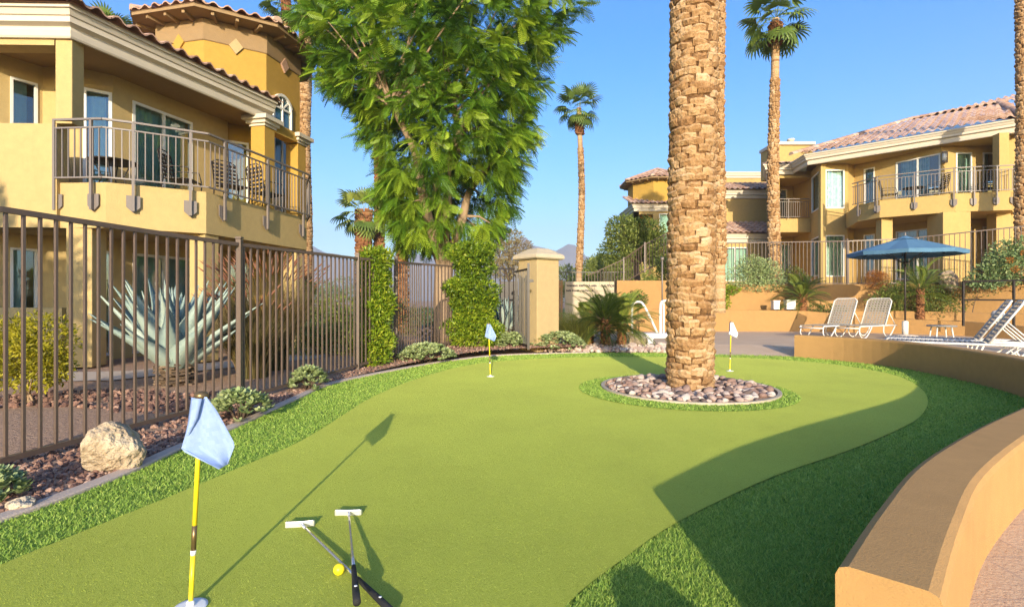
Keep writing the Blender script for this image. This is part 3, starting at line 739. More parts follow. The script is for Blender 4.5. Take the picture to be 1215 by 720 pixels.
def patio_chair(name, loc, rz, label, first=[None]):
    if first[0] is not None: return dup(first[0], loc, rz, label)
    t = thing('patio_chair', label, 'chair', loc, rz); f = MB()
    for sx in (-0.27, 0.27):
        f.tube([(sx, -0.25, 0), (sx, -0.27, 0.42), (sx, -0.22, 0.64), (sx, 0.2, 0.66), (sx, 0.26, 0.62)], 0.013, 6)
        f.tube([(sx, 0.30, 0), (sx, 0.22, 0.42), (sx, 0.32, 0.95)], 0.013, 6)
    f.tube([(-0.27, 0.32, 0.95), (-0.15, 0.34, 1.02), (0.15, 0.34, 1.02), (0.27, 0.32, 0.95)], 0.013, 6)
    f.tube([(-0.27, -0.25, 0.40), (0.27, -0.25, 0.40)], 0.012, 6)
    f.build('chair_frame', M['metal_dark'], t)
    s = MB()
    for i in range(9): y = -0.24 + i * 0.058; s.box((0, y, 0.42), (0.52, 0.04, 0.012))
    s.build('seat', M['metal_dark'], t)
    b = MB()
    for i in range(6): z = 0.50 + i * 0.085; b.box((0, 0.235 + (z - 0.42) * 0.19, z), (0.52, 0.014, 0.05))
    for x in (-0.13, 0, 0.13): b.bar((x, 0.235, 0.44), (x, 0.335, 1.0), 0.02, 0.012)
    b.build('backrest', M['metal_dark'], t); first[0] = t; return t
def patio_table(loc, label, first=[None]):
    if first[0] is not None: return dup(first[0], loc, 0.3, label)
    t = thing('patio_table', label, 'table', loc); m = MB(); m.lathe([(0.0, 0.70), (0.48, 0.70), (0.5, 0.715), (0.48, 0.73), (0.0, 0.73)], n=24); m.build('table_top', M['metal_dark'], t)
    for k in range(4):
        a = k * math.pi / 2 + 0.4; l = MB(); l.tube([(0.36 * math.cos(a), 0.36 * math.sin(a), 0), (0.2 * math.cos(a), 0.2 * math.sin(a), 0.36), (0.36 * math.cos(a), 0.36 * math.sin(a), 0.7)], 0.016, 6)
        l.build('leg', M['metal_dark'], t)
    first[0] = t; return t

# ------------------------------------------------------------------ the building on the left
LB = thing('apartment_building', 'yellow two storey building with a railed balcony, behind the brown fence and agave', 'building', (-8.5, 11, 0))
def L_(o): return at_world(o, LB)
SL, ST, PZ = 2.38, 3.15, 5.62
K = (-7.47, 8.85); D1 = (-6.1, 12.62); D2 = (-5.68, 13.95)
sdir, _ = unit(K, D1)
AL = (-12.5, 8.72)
Wa, Wb, Wc, Wd, We = (-9.62, 8.95), (-9.02, 10.04), (-8.36, 10.08), (-7.95, 10.42), (-7.15, 13.15)
E1 = (-7.67, 13.0); a1 = rad(32); E2 = (E1[0] + 1.42 * math.cos(a1), E1[1] + 1.42 * math.sin(a1))
OCT = [E1, E2]
for k in range(2, 8):
    a = a1 + rad(45) * (k - 1); OCT.append((OCT[-1][0] + 1.42 * math.cos(a), OCT[-1][1] + 1.42 * math.sin(a)))
OC = (sum(p[0] for p in OCT) / 8, sum(p[1] for p in OCT) / 8)
mb = MB()
# parapet on the front, balcony slab with its fascia
mb.wall(AL, (-7.72, 8.86), SL, 4.14, 0.25)
mb.wall(AL, (K[0] - 0.28, 8.845), 5.46, PZ, 0.3)
mb.prism([(-7.74, 8.93), (-6.9, 8.88), (-6.55, 9.09), (-5.66, 9.67), (-5.03, 12.8), (-5.62, 14.05), (-6.6, 13.9), (-7.3, 13.0), (-8.0, 10.4), (-8.4, 10.05), (-9.1, 10.0), (-9.7, 9.1)], SL, ST)
slider = (su(Wd, We, 157), su(Wd, We, 228)); wd1 = (0.06, unit(Wc, Wd)[1] - 0.02)
win_a = (su(Wa, Wb, 12), su(Wa, Wb, 44.5))
for z0, z1, top in ((-0.05, SL, 2.12), (ST, PZ + 0.1, 5.27)):
    up = z0 > 0; zs = ST + 0.04 if up else 0.05
    mb.wall((-12.5, 8.99), Wa, z0 if up else 0, z1, 0.2)
    mb.wall(Wa, Wb, z0, z1, 0.2, [(win_a[0], win_a[1], zs + 0.75, top)])
    mb.wall(Wb, Wc, z0, z1, 0.2)
    mb.wall(Wc, Wd, z0, z1, 0.2, [(wd1[0], wd1[1], zs, top)])
    mb.wall(Wd, We, z0, z1, 0.2, [(slider[0], slider[1], zs, top)])
mb.prism([(-13, 9.2), (-9.9, 9.3), (-9.3, 10.3), (-8.3, 10.4), (-7.5, 13.3), (-9, 14), (-13, 14)], 5.55, 5.6)
mb.wall((-7.6, 17.2), (-13, 17.6), 0, PZ, 0.2); mb.wall((-7.4, 16.0), (-7.6, 17.2), 0, PZ, 0.2); mb.wall((-13, 18), (-13, 9), 0, PZ, 0.2)
mb.wall((-12.5, 8.9), (-7.72, 8.96), 0.0, 1.02, 0.18)
L_(mb.build('wall', M['stucco_yellow'], None))
so_ = MB(); so_.prism([(-12.5, 8.80), (-7.5, 8.93), (-6.2, 12.7), (-6.3, 13.2), (-7.2, 13.6), (-9, 13.8), (-12.5, 13.8)], PZ + 0.003, PZ + 0.06)
L_(so_.build('soffit', M['stucco_tan'], None))
# columns
L_(column(None, (-7.605, 8.99), 0.27, 4.14, PZ, rad(3), M['stucco_yellow'], cap=False))
L_(column(None, (-7.42, 9.12), 0.40, 0, SL, rad(8), M['stucco_yellow'], cap=False))
L_(column(None, (-5.83, 9.90), 0.34, 0, SL, rad(78 - 90), M['stucco_yellow'], cap=False))
L_(column(None, (-5.28, 12.65), 0.34, 0, SL, rad(78 - 90), M['stucco_yellow'], cap=False))
L_(column(None, (-6.12, 12.84), 0.38, ST, 5.36, rad(-12), M['stucco_gold']))
L_(column(None, (-5.83, 14.1), 0.36, ST - 0.4, 5.32, rad(-12), M['stucco_gold']))
bm_ = MB(); bm_.bar((-6.05, 12.95, 5.44), (-5.8, 14.0, 5.44), 0.3, 0.24); L_(bm_.build('beam', M['stucco_gold'], None))
# tower
tw = MB(); tw.prism(OCT, 0, 8.15); L_(tw.build('tower_wall', M['stucco_gold'], None))
bd = MB(); bd.sweep(OCT, [(0.0, 7.62), (0.018, 7.62), (0.03, 7.64), (0.03, 8.15), (0.0, 8.15)], closed=True); L_(bd.build('tower_band', M['stucco_tan'], None))
for k, mat in ((0, 'stucco_pillar'), (1, 'tile'), (7, 'stucco_gold')):
    p, q = OCT[k], OCT[(k + 1) % 8]; d, L = unit(p, q); n = (d[1], -d[0]); c = along(p, q, L / 2); di = MB()
    vs = []
    for o in (0.05, 0.0):
        for x, z in ((0.16, 0), (0, 0.2), (-0.16, 0), (0, -0.2)): vs.append((c[0] + d[0] * x + n[0] * o, c[1] + d[1] * x + n[1] * o, 7.62 + z))
    di.add(vs, [(0, 1, 2, 3), (4, 7, 6, 5)] + [(i, i + 4, (i + 1) % 4 + 4, (i + 1) % 4) for i in range(4)]); L_(di.build('diamond_ornament', M[mat], None))
def scale_poly(P, c, k): return [(c[0] + (p[0] - c[0]) * k, c[1] + (p[1] - c[1]) * k) for p in P]
def tower_roof(C, P, z, over, rise, bld_fn, fascia='stucco_tan', tw_=0.28):
    R0 = math.hypot(P[0][0] - C[0], P[0][1] - C[1]); k = (R0 + over) / R0; EV = scale_poly(P, C, k); ap = math.cos(math.pi / 8) * (R0 + over)
    f = MB(); f.prism(EV, z - 0.0, z + 0.09); bld_fn(f.build('eave_board', M[fascia], None))
    t = MB()
    for i in range(8):
        p, q = EV[i], EV[(i + 1) % 8]; d, L = unit(p, q); nn = (-d[1], d[0])
        def keep(x, y, p=p, d=d, nn=nn, L=L):
            s = (x - p[0]) * d[0] + (y - p[1]) * d[1]; a = (x - p[0]) * nn[0] + (y - p[1]) * nn[1]
            e = a * math.tan(rad(22.5)); return e - 0.05 < s < L - e + 0.05
        tile_field(t, p, q, z + 0.10, rise, ap, keep, tw=tw_)
        ridge_tiles(t, (*p, z + 0.15), (C[0], C[1], z + 0.15 + rise * ap), 0.11)
    r = t.build('roof', M['tile'], None, recalc=False); bld_fn(r)
    ra = MB()
    for i in range(8):
        p, q = EV[i], EV[(i + 1) % 8]
        for s in (0.2, 0.5, 0.8):
            a = (p[0] + (q[0] - p[0]) * s, p[1] + (q[1] - p[1]) * s); b = (a[0] + (C[0] - a[0]) * 0.35, a[1] + (C[1] - a[1]) * 0.35)
            a = (a[0] + (C[0] - a[0]) * 0.03, a[1] + (C[1] - a[1]) * 0.03)
            ra.bar((*a, z - 0.04), (*b, z - 0.04), 0.07, 0.08)
    bld_fn(ra.build('rafter', M['stucco_tan'], None))
tower_roof(OC, OCT, 8.16, 0.55, 0.30, L_)
# arched window on the side of the tower
def arch_window(p, q, s, w, z0, z1, bld_fn):
    d, L = unit(p, q); n = (d[1], -d[0]); h = w / 2; zc = z1 - h
    pts = [(-h, z0)] + [(-h * math.cos(t), zc + h * math.sin(t)) for t in np.linspace(0, math.pi, 13)] + [(h, z0)]
    X = lambda x, z, o: (p[0] + d[0] * (s + x) + n[0] * o, p[1] + d[1] * (s + x) + n[1] * o, z)
    f = MB(); path = [X(x, z, 0.02) for x, z in pts]
    for a, b in zip(path, path[1:]): f.bar(a, b, 0.09, 0.07)
    f.bar(path[0], path[-1], 0.09, 0.07); f.bar(X(-h, zc, 0.02), X(h, zc, 0.02), 0.05, 0.05); f.bar(X(0, z0, 0.02), X(0, zc, 0.02), 0.045, 0.05)
    for t in (0.25, 0.5, 0.75): f.bar(X(0, zc, 0.02), X(-h * math.cos(math.pi * t), zc + h * math.sin(math.pi * t), 0.02), 0.035, 0.04)
    w_ = f.build('window', M['white_frame'], None); bld_fn(w_)
    g = MB(); g.add([X(x, z, 0.012) for x, z in pts], [tuple(range(len(pts)))])
    gp = g.build('pane', M['glass_dark'], w_, recalc=False); return w_
gd = NT('glass_dark'); M['glass_dark'] = gd.done((0.035, 0.10, 0.12), 0.03, spec=1.0, normal=gd.bump(gd.noise(1.6, 2), 0.05, 0.05))
E3 = OCT[2]
arch_window(E2, E3, 0.62, 0.74, 3.3, 6.75, L_)
# windows of the flat, both storeys
for z, top, cur in ((ST, 5.27, True), (0.0, 2.12, True)):
    L_(window(None, Wa, Wb, win_a[0], win_a[1], z + 0.79, top, curtain=(0.0, 0.75), fr=0.04))
    L_(window(None, Wc, Wd, wd1[0], wd1[1], z + 0.05, top, curtain=(0, 1), name='glass_door'))
    L_(window(None, Wd, We, slider[0], slider[1], z + 0.05, top, mull=2, curtain=(0.02, 0.98), name='sliding_door'))
    L_(lamp(None, Wc, We, 0.75, z + 1.93))
s_ = su(E1, E2, 268); e_ = su(E1, E2, 295)
L_(window(None, E1, E2, s_, e_, ST + 0.05, 5.2, proud=0.03, curtain=None, name='glass_door'))
L_(window(None, E1, E2, s_, e_, 0.1, 2.1, proud=0.03, curtain=None, name='glass_door'))
# cornice and roof
EV = [(-13.0, 8.70), K, (-6.02, 12.98)]
L_(cornice(None, EV, PZ - 0.06, 0.92))
ez = PZ + 0.43
eA = [(-13.0, 8.40), (K[0] + 0.24, K[1] - 0.29), (-5.72, 13.05)]
def dist_line(x, y, a, b): d, L = unit(a, b); return (x - a[0]) * -d[1] + (y - a[1]) * d[0]
t = MB()
tile_field(t, eA[0], eA[1], ez, 0.27, 4.5, lambda x, y: dist_line(x, y, eA[0], eA[1]) <= dist_line(x, y, eA[1], eA[2]) + 0.15)
tile_field(t, eA[1], eA[2], ez, 0.27, 4.5, lambda x, y: dist_line(x, y, eA[1], eA[2]) <= dist_line(x, y, eA[0], eA[1]) + 0.15)
ridge_tiles(t, (*eA[1], ez + 0.05), (eA[1][0] - 2.9, eA[1][1] + 3.6, ez + 1.05))
L_(t.build('roof', M['tile'], None, recalc=False))
un = MB(); un.prism([eA[0], (eA[1][0] - 0.05, eA[1][1] + 0.06), (eA[2][0] - 0.06, eA[2][1]), (-7.5, 13.4), (-13, 13.4)], ez - 0.05, ez - 0.01); L_(un.build('roof_deck', M['stucco_tan'], None))
# balcony railing
RP = [(-7.78, 8.86), (-6.90, 8.80), (-6.52, 9.0), (-5.58, 9.60), (-4.94, 12.78), (-5.5, 13.95)]
def on(u, a, b): s = su(a, b, u); return along(a, b, s), unit(a, b)[0]
posts = [((-7.76, 8.86), (1, -0.06)), on(108, RP[0], RP[1]), on(158, RP[2], RP[3]), on(226, RP[2], RP[3]), on(267, RP[3], RP[4]), on(318, RP[3], RP[4]), on(360, RP[3], RP[4])]
L_(railing(None, RP, ST + 0.07, 4.2, posts))
tb_ = patio_table((-7.45, 9.75, ST), 'dark metal table on the balcony of the yellow building at the left'); tb_.scale = (0.8, 0.8, 0.8)
patio_chair('patio_chair', (-6.7, 10.6, ST), rad(100), 'dark metal chair on the balcony, in front of the sliding door')
patio_chair('patio_chair', (-5.98, 11.2, ST), rad(60), 'dark metal chair on the balcony beside the railing corner')
patio_chair('patio_chair', (-5.62, 11.95, ST), rad(150), 'dark metal chair at the far end of the balcony beside the tower')
patio_table((-6.6, 10.6, 0), 'dark metal table on the ground floor patio under the balcony')
patio_chair('patio_chair', (-7.0, 11.3, 0), rad(10), 'dark metal chair under the balcony beside the ground floor sliding door')
# ------------------------------------------------------------------ the building on the right
RB = thing('apartment_building', 'long yellow two storey building with clay tile roof above the terrace walls at the right', 'building', (17, 23, 1.66))
def R_(o): return at_world(o, RB)
FL, FB, FT, CE, EZ = 2.0, 4.5, 5.2, 7.55, 7.55      # floors, fascia bottom and top, ceiling, eave
mb = MB()
B0, B1 = (14.54, 24.6), (15.78, 24.55)               # projecting bay
R0, R1, R2 = (16.3, 24.9), (17.9, 21.75), (21.4, 21.7)
BL = (15.3, 27.0)
zs2, top2 = FT + 0.05, 7.28
zs1, top1 = FL + 0.05, 4.20
bw = (0.2, unit(B0, B1)[1] - 0.16)
bs = unit(BL, B0)[1]; bsl = (bs - 1.75, bs - 0.25)
sl = (su(R0, R1, 1063), su(R0, R1, 1116)); nw = (su(R0, R1, 1025), su(R0, R1, 1038))
dd = (su(R1, R2, 1134), su(R1, R2, 1153)); ew = (su(R1, R2, 1166), su(R1, R2, 1186))
for z0, z1, zs, tp in ((1.5, FB + 0.15, zs1, top1), (FB + 0.15, CE + 0.1, zs2, top2)):
    mb.wall(BL, B0, z0, z1, 0.2, [(bsl[0], bsl[1], zs + 0.25, tp)])
    mb.wall(B0, B1, z0, z1, 0.2, [(bw[0], bw[1], zs + 0.2, tp)])
    mb.wall(B1, R0, z0, z1, 0.2)
    mb.wall(R0, R1, z0, z1, 0.2, [(nw[0], nw[1], zs + 0.2, tp), (sl[0], sl[1], zs, tp)])
    mb.wall(R1, R2, z0, z1, 0.2, [(dd[0], dd[1], zs, tp), (ew[0], ew[1], zs + 0.2, tp)])
C0, C1, C2, C3, C4 = (14.75, 22.3), (14.95, 21.25), (16.85, 19.85), (18.6, 19.45), (19.3, 20.1)
mb.prism([C0, C1, C2, C3, C4, (20.9, 21.75), (17.9, 21.9), (16.4, 24.8), (15.7, 24.6)], FB, FT)
# east block and back
mb.wall((19.3, 20.6), (24.5, 18.2), 1.5, 8.0, 0.2)
mb.wall((20.9, 21.7), (19.3, 20.62), 1.5, CE, 0.2)
mb.wall((26, 19), (30, 30), 1.5, 8.0, 0.2); mb.wall((30, 30), (19, 36), 1.5, 8.0, 0.2)
# left block with its recessed balcony
A0, A1 = (13.15, 26.6), (15.25, 26.5)
mb.wall(A0, A1, FB + 0.1, FT + 0.1, 0.25); mb.wall(A0, A1, 7.35, 7.7, 0.25)
mb.wall((14.1, 28.6), (15.4, 28.6), 1.5, 7.7, 0.2, [(0.1, 0.95, FT, 7.2), (0.15, 1.15, 2.05, 4.2)])
mb.wall((15.42, 28.8), (15.3, 26.9), 1.5, 7.7, 0.2); mb.wall((16.2, 32), A0, 1.5, 7.7, 0.2)
mb.prism([(13.3, 26.8), (15.4, 26.8), (15.4, 28.6), (14.2, 28.6)], FB + 0.1, FT)
mb.prism([(13.3, 26.8), (15.4, 26.8), (15.4, 28.6), (14.2, 28.6)], 7.36, 7.5)
R_(mb.build('wall', M['stucco_right'], None))
so_ = MB(); so_.prism([(14.3, 24.75), (19.2, 20.25), (21.5, 21.8), (17.9, 22.0), (16.4, 25.1), (15.6, 24.8), (14.5, 24.9)], CE + 0.003, CE + 0.06); R_(so_.build('soffit', M['stucco_right'], None))
for c, w, z0, z1 in (((18.85, 20.15), 0.34, FT, CE), ((15.35, 21.55), 0.42, 1.5, FB), ((16.95, 20.3), 0.95, 1.5, FB), ((18.95, 20.35), 0.5, 1.5, FB)):
    R_(column(None, c, w, z0, z1, rad(-8), M['stucco_right'], cap=False))
R_(column(None, (13.45, 26.72), 0.32, FT + 0.1, 7.35, 0, M['stucco_gold'], cap=False))
for z, tp in ((FT, top2), (FL, top1)):
    R_(window(None, BL, B0, bsl[0], bsl[1], z + 0.30, tp, curtain=(0, 1)))
    R_(window(None, B0, B1, bw[0], bw[1], z + 0.25, tp, curtain=(0, 1), cmat='curtain_print'))
    R_(window(None, R0, R1, nw[0], nw[1], z + 0.25, tp, curtain=(0, 1), cmat='curtain_print'))
    R_(window(None, R0, R1, sl[0], sl[1], z + 0.05, tp, mull=2, curtain=(0.08, 0.72), cmat='curtain_print', name='sliding_door'))
    R_(window(None, R1, R2, dd[0], dd[1], z + 0.05, tp, curtain=(0, 1), name='glass_door'))
    R_(window(None, R1, R2, ew[0], ew[1], z + 0.25, tp, curtain=(0, 0.5)))
    R_(lamp(None, R0, R1, sl[1] + 0.18, z + 1.85, 1.1))
R_(window(None, (14.1, 28.6), (15.4, 28.6), 0.1, 0.95, FT, 7.2, curtain=(0, 0.6), name='glass_door'))
R_(window(None, (14.1, 28.6), (15.4, 28.6), 0.15, 1.15, 2.05, 4.2, mull=2, curtain=(0, 1), name='sliding_door'))
e0, e1 = (14.05, 24.75), (19.35, 19.85)
ed, eL = unit(e0, e1); en = (-ed[1], ed[0])
el = (e0[0] - ed[0] * 0.0 - en[0] * 0 - 0.35, e0[1] + 1.2)
EP = [(14.3, 26.9), (14.05, 24.75), (19.35, 19.85), (19.9, 20.5)]
R_(cornice(None, EP, EZ - 0.02, 0.95))
R_(cornice(None, [(13.9, 28.4), (12.98, 26.45), (14.25, 26.45)], 7.5, 0.9))
R_(cornice(None, [(19.45, 20.4), (24.5, 18.05)], EZ + 0.05, 0.95))
z0 = EZ + 0.50
p0 = (e0[0] - en[0] * 0.28 - ed[0] * 0.28, e0[1] - en[1] * 0.28 - ed[1] * 0.28); p1 = (e1[0] - en[0] * 0.28 + ed[0] * 0.2, e1[1] - en[1] * 0.28 + ed[1] * 0.2)
t = MB(); rise = 0.36
def keepm(x, y):
    s = (x - p0[0]) * ed[0] + (y - p0[1]) * ed[1]; a = (x - p0[0]) * en[0] + (y - p0[1]) * en[1]; LL = unit(p0, p1)[1]
    return s > a * 0.55 - 0.6 and s < LL - a * 0.1 + 0.2
q0 = along(p0, p1, -0.9)
tile_field(t, p0, p1, z0, rise, 7.4, keepm)
def at_r(s, a, dz=0.04): return (p0[0] + ed[0] * s + en[0] * a, p0[1] + ed[1] * s + en[1] * a, z0 + rise * a + dz)
ridge_tiles(t, at_r(-0.4, 0.0), at_r(3.5, 7.4)); ridge_tiles(t, at_r(3.5, 7.4), at_r(7.2, 7.4)); ridge_tiles(t, at_r(7.55, 0.1), at_r(6.9, 7.4))
# the higher roof behind and the roofs of the left block
h0, h1 = along(p0, p1, 4.2), along(p0, p1, 9.5)
h0 = (h0[0] + en[0] * 6.9, h0[1] + en[1] * 6.9); h1 = (h1[0] + en[0] * 6.9, h1[1] + en[1] * 6.9)
tile_field(t, h0, (h1[0] + 4, h1[1] - 3), z0 + rise * 6.9 + 0.1, 0.34, 4.4, lambda x, y: (x - h0[0]) * ed[0] + (y - h0[1]) * ed[1] > 0.8 * ((x - h0[0]) * en[0] + (y - h0[1]) * en[1]))
tile_field(t, (19.2, 20.0), (24.6, 17.6), EZ + 0.55, 0.3, 6)
tile_field(t, (12.7, 26.2), (14.9, 26.2), 7.97, 0.27, 3.2, lambda x, y: x > 12.6 + (y - 26.2) * 0.85)
R_(t.build('roof', M['tile'], None, recalc=False))
ch = MB(); ch.box((15.0, 28.6, 8.6), (2.0, 1.6, 1.6)); R_(ch.build('parapet', M['stucco_right'], None)); ch = MB(); ch.box((15.0, 28.55, 9.46), (2.16, 1.76, 0.16)); ch.lathe([(0.14, 9.5), (0.14, 9.75), (0.2, 9.78), (0.2, 9.85)], (15.1, 28.3, 0), 10); R_(ch.build('parapet_cap', M['trim'], None))
un = MB(); un.prism([(14.2, 24.9), (19.2, 20.2), (19.9, 20.6), (29, 28), (20, 35), (15.2, 27)], EZ + 0.3, EZ + 0.36); R_(un.build('roof_deck', M['stucco_tan'], None))
RQ = [(14.65, 22.5), (14.86, 21.17), (16.82, 19.77), (18.62, 19.37), (19.35, 20.05)]
pr = [((14.69, 22.2), unit(RQ[0], RQ[1])[0]), ((14.83, 21.35), unit(RQ[0], RQ[1])[0]), on(1041, RQ[1], RQ[2]), on(1085, RQ[1], RQ[2]), on(1132, RQ[1], RQ[2]), on(1156, RQ[2], RQ[3]), on(1183, RQ[2], RQ[3]), ((18.62, 19.37), (1, -0.1))]
R_(railing(None, RQ, FT + 0.05, 6.15, pr, gap=0.115))
RA = [(13.25, 26.8), (13.05, 26.4), (15.0, 26.35)]
R_(railing(None, RA, FT + 0.15, 6.25, [((13.05, 26.4), (1, 0)), ((13.95, 26.37), (1, 0))], brackets=False, drop=0.1))
patio_table((16.6, 21.6, FT), 'dark metal table on the balcony of the building on the right')
patio_chair('c', (16.0, 22.2, FT), rad(60), 'dark metal chair left of the table on the right building balcony')
patio_chair('c', (17.1, 21.0, FT), rad(-100), 'dark metal chair right of the table on the right building balcony')
patio_chair('c', (19.1, 20.9, FT), rad(170), 'dark slatted chair at the right end of the upper balcony by the column')
patio_table((17.2, 21.2, FL - 0.3), 'dark metal table on the ground floor terrace behind the blue umbrella')
patio_chair('c', (16.5, 21.4, FL - 0.3), rad(60), 'dark metal chair on the ground floor terrace behind the blue umbrella')

# ------------------------------------------------------------------ wing and tower farther back
FBd = thing('apartment_building', 'farther yellow building with a round tiled tower, seen past the big palm trunk', 'building', (9, 34, 1.6))
def Q_(o): return at_world(o, FBd)
f = MB()
wy = 31.0
f.wall((W(846, wy), wy), (W(930, wy), wy), 1.4, 7.65, 0.25)
f.wall((W(846, wy + 2.5), wy + 2.5), (W(935, wy + 2.5), wy + 2.5), 6, 9.25, 0.25)
f.wall((W(846, 29), 29.2), (W(925, 29.2), 29.2), 1.4, 4.75, 0.25, [(0.6, 2.0, 2.2, 4.1)])
ty = 36.0
tx0, tx1 = W(753, ty), W(850, ty)
f.wall((tx0, ty), (tx1, ty), 1.2, 7.6, 0.3, [(W(758, ty) - tx0, W(775, ty) - tx0, 4.7, 7.05), (W(782, ty) - tx0, W(795, ty) - tx0, 4.9, 7.1)])
f.wall((tx0, ty + 5), (tx0, ty), 1.2, 7.6, 0.3); f.wall((tx0 + 0.4, ty + 1.6), (tx1, ty + 1.6), 1.2, 7.6, 0.2)
f.wall((tx1, ty), (W(846, wy), wy), 1.4, 7.6, 0.2)
Q_(f.build('wall', M['stucco_right'], None))
Q_(cornice(None, [(tx0, ty + 4), (tx0, ty - 0.02), (tx1, ty - 0.02)], 7.25, 0.9))
Q_(cornice(None, [(W(840, wy), wy - 0.02), (W(932, wy), wy - 0.02)], 7.15, 0.9))
Q_(cornice(None, [(W(840, wy), wy + 2.48), (W(934, wy), wy + 2.48)], 8.95, 0.7))
Q_(cornice(None, [(W(845, 29), 29.18), (W(926, 29), 29.18)], 4.35, 0.9))
t = MB()
for args in (((W(838, wy), wy - 0.35), (W(934, wy), wy - 0.35), 7.65, 0.34, 3.0), ((W(842, 29), 28.85), (W(928, 29), 28.85), 4.86, 0.42, 2.3), ((tx0 - 0.35, ty - 0.4), (tx1 + 0.5, ty - 0.4), 7.75, 0.34, 3.0)):
    t = MB(); tile_field(t, *args); Q_(t.build('roof', M['tile'], None, recalc=False))
tcx, tcy = W(782, 37.8), 38.2
OT = [(tcx + 2.15 * math.cos(rad(22.5 + 45 * k)), tcy + 2.15 * math.sin(rad(22.5 + 45 * k))) for k in range(8)]
tt = MB(); tt.prism(OT, 1.0, 9.55); Q_(tt.build('tower_wall', M['stucco_gold'], None))
tower_roof((tcx, tcy), OT, 9.5, 0.6, 0.42, Q_, tw_=0.34)
Q_(window(None, (tx0, ty), (tx1, ty), W(782, ty) - tx0, W(795, ty) - tx0, 4.9, 7.1, curtain=(0, 1)))
Q_(window(None, (W(846, 29), 29.2), (W(925, 29.2), 29.2), 0.6, 2.0, 2.2, 4.1, curtain=(0, 1), mull=2))
Q_(railing(None, [(W(757, ty), ty - 0.08), (W(777, ty), ty - 0.08)], 4.75, 5.7, [], brackets=False))

# ------------------------------------------------------------------ fences
def fence(name, label, path, height, mat='metal_brown', gap=0.11, posts=(), pick=0.019, rail=0.038, top_only_rails=True, group=None, fz_=None):
    """path: (x, y, z) points on the ground. Rails, each picket and each post are parts."""
    root = thing(name, label, 'fence', path[0], group=group); o0 = Vector(path[0]); P = [Vector(p) - o0 for p in path]
    hs = height if isinstance(height, (list, tuple)) else [height] * len(P)
    for nm, dz, top in (('top_rail', -0.02, True), ('bottom_rail', 0.07, False)):
        m = MB()
        for i in range(len(P) - 1):
            a = P[i] + Vector((0, 0, hs[i] + dz if top else dz)); b = P[i + 1] + Vector((0, 0, hs[i + 1] + dz if top else dz)); m.bar(a, b, rail, rail)
        m.build(nm, M[mat], root)
    cum = [0]
    for a, b in zip(P, P[1:]): cum.append(cum[-1] + (b - a).length)
    k = int(cum[-1] / gap); n = 0; extra = MB()
    for i in range(k):
        s = (i + 0.5) * cum[-1] / k; j = max(q for q in range(len(cum) - 1) if cum[q] <= s); t = (s - cum[j]) / (cum[j + 1] - cum[j])
        p = P[j].lerp(P[j + 1], t); h = hs[j] + (hs[j + 1] - hs[j]) * t
        rz = math.atan2((P[j + 1] - P[j]).y, (P[j + 1] - P[j]).x)
        if any((p - (Vector(q) - o0)).length < 0.05 for q in posts): continue
        mb = extra if n >= 98 else MB(); mb.box((p.x, p.y, p.z + (h + 0.05) / 2), (pick, pick, h - 0.13), rz)
        if n < 98: mb.build('picket', M[mat], root)
        n += 1
    if extra.v: tag(extra.build('picket_run', M[mat], root), kind='stuff')
    for q in posts:
        q = Vector(q) - o0; j = min(range(len(P)), key=lambda i: (P[i] - q).length); h = hs[j]
        m = MB(); m.box((q.x, q.y, q.z + (h + 0.02) / 2), (0.055, 0.055, h + 0.06), 0); m.box((q.x, q.y, q.z + h + 0.055), (0.065, 0.065, 0.02), 0)
        m.build('post', M[mat], root)
    return root
FP = [(*p, fz(p[1]) * 0.8) for p in FENCE]
i_p = (-3.0, 5.75, 0.0)
fence('metal_fence', 'tall brown picket fence along the left side of the green, in front of the agave', FP[:6], 1.78, posts=[FP[0], i_p, FP[4], FP[5]])
fence('metal_fence', 'brown picket fence between the two clipped green shrub columns', FP[5:8], 1.76, posts=[FP[7]])
fence('metal_fence', 'short dark fence between the right hand shrub column and the pillar', FP[7:], 1.74, posts=[FP[8]], mat='metal_dark')
# pillar and gate
PC = (W(639, 12.0), 12.0)
pl = thing('gate_pillar', 'square cream stucco pillar with a stepped cap beside the open gate', 'pillar', (PC[0], PC[1], 0), rad(38))
m = MB(); m.box((0, 0, 1.03), (0.66, 0.66, 2.06)); m.build('pillar_shaft', M['stucco_pillar'], pl, bevel=0.015)
m = MB(); m.lathe([(0.53, 2.06), (0.60, 2.09), (0.60, 2.15), (0.55, 2.19), (0.46, 2.22), (0.36, 2.27), (0.24, 2.32), (0.0, 2.325)], n=4, smooth=False)
for i, v in enumerate(m.v):
    c, s = math.cos(rad(45)), math.sin(rad(45)); m.v[i] = (v[0] * c - v[1] * s, v[0] * s + v[1] * c, v[2])
m.build('cap', M['cap_stone'], pl, bevel=0.01)
gx, gy = W(627, 10.9), 10.9
gt = thing('metal_gate', 'open brown metal gate leaf standing in front of the cream pillar', 'gate', (gx, gy, 0.1))
hx, hy = W(611, 12.0) - gx, 12.0 - gy
m = MB()
for z in (0.1, 1.70): m.bar((0, 0, z), (hx, hy, z), 0.035, 0.035)
m.build('gate_frame', M['metal_dark'], gt)
for k in range(1, 9):
    m = MB(); m.box((hx * k / 9, hy * k / 9, 0.9), (0.018, 0.018, 1.58)); m.build('picket', M['metal_dark'], gt)
m = MB(); m.box((0, 0, 0.92), (0.05, 0.05, 1.8)); m.build('gate_stile', M['metal_dark'], gt)
m = MB(); m.box((0.05, -0.02, 1.45), (0.09, 0.03, 0.06)); m.box((0.09, -0.02, 1.45), (0.03, 0.05, 0.05)); m.build('latch', M['metal_dark'], gt)
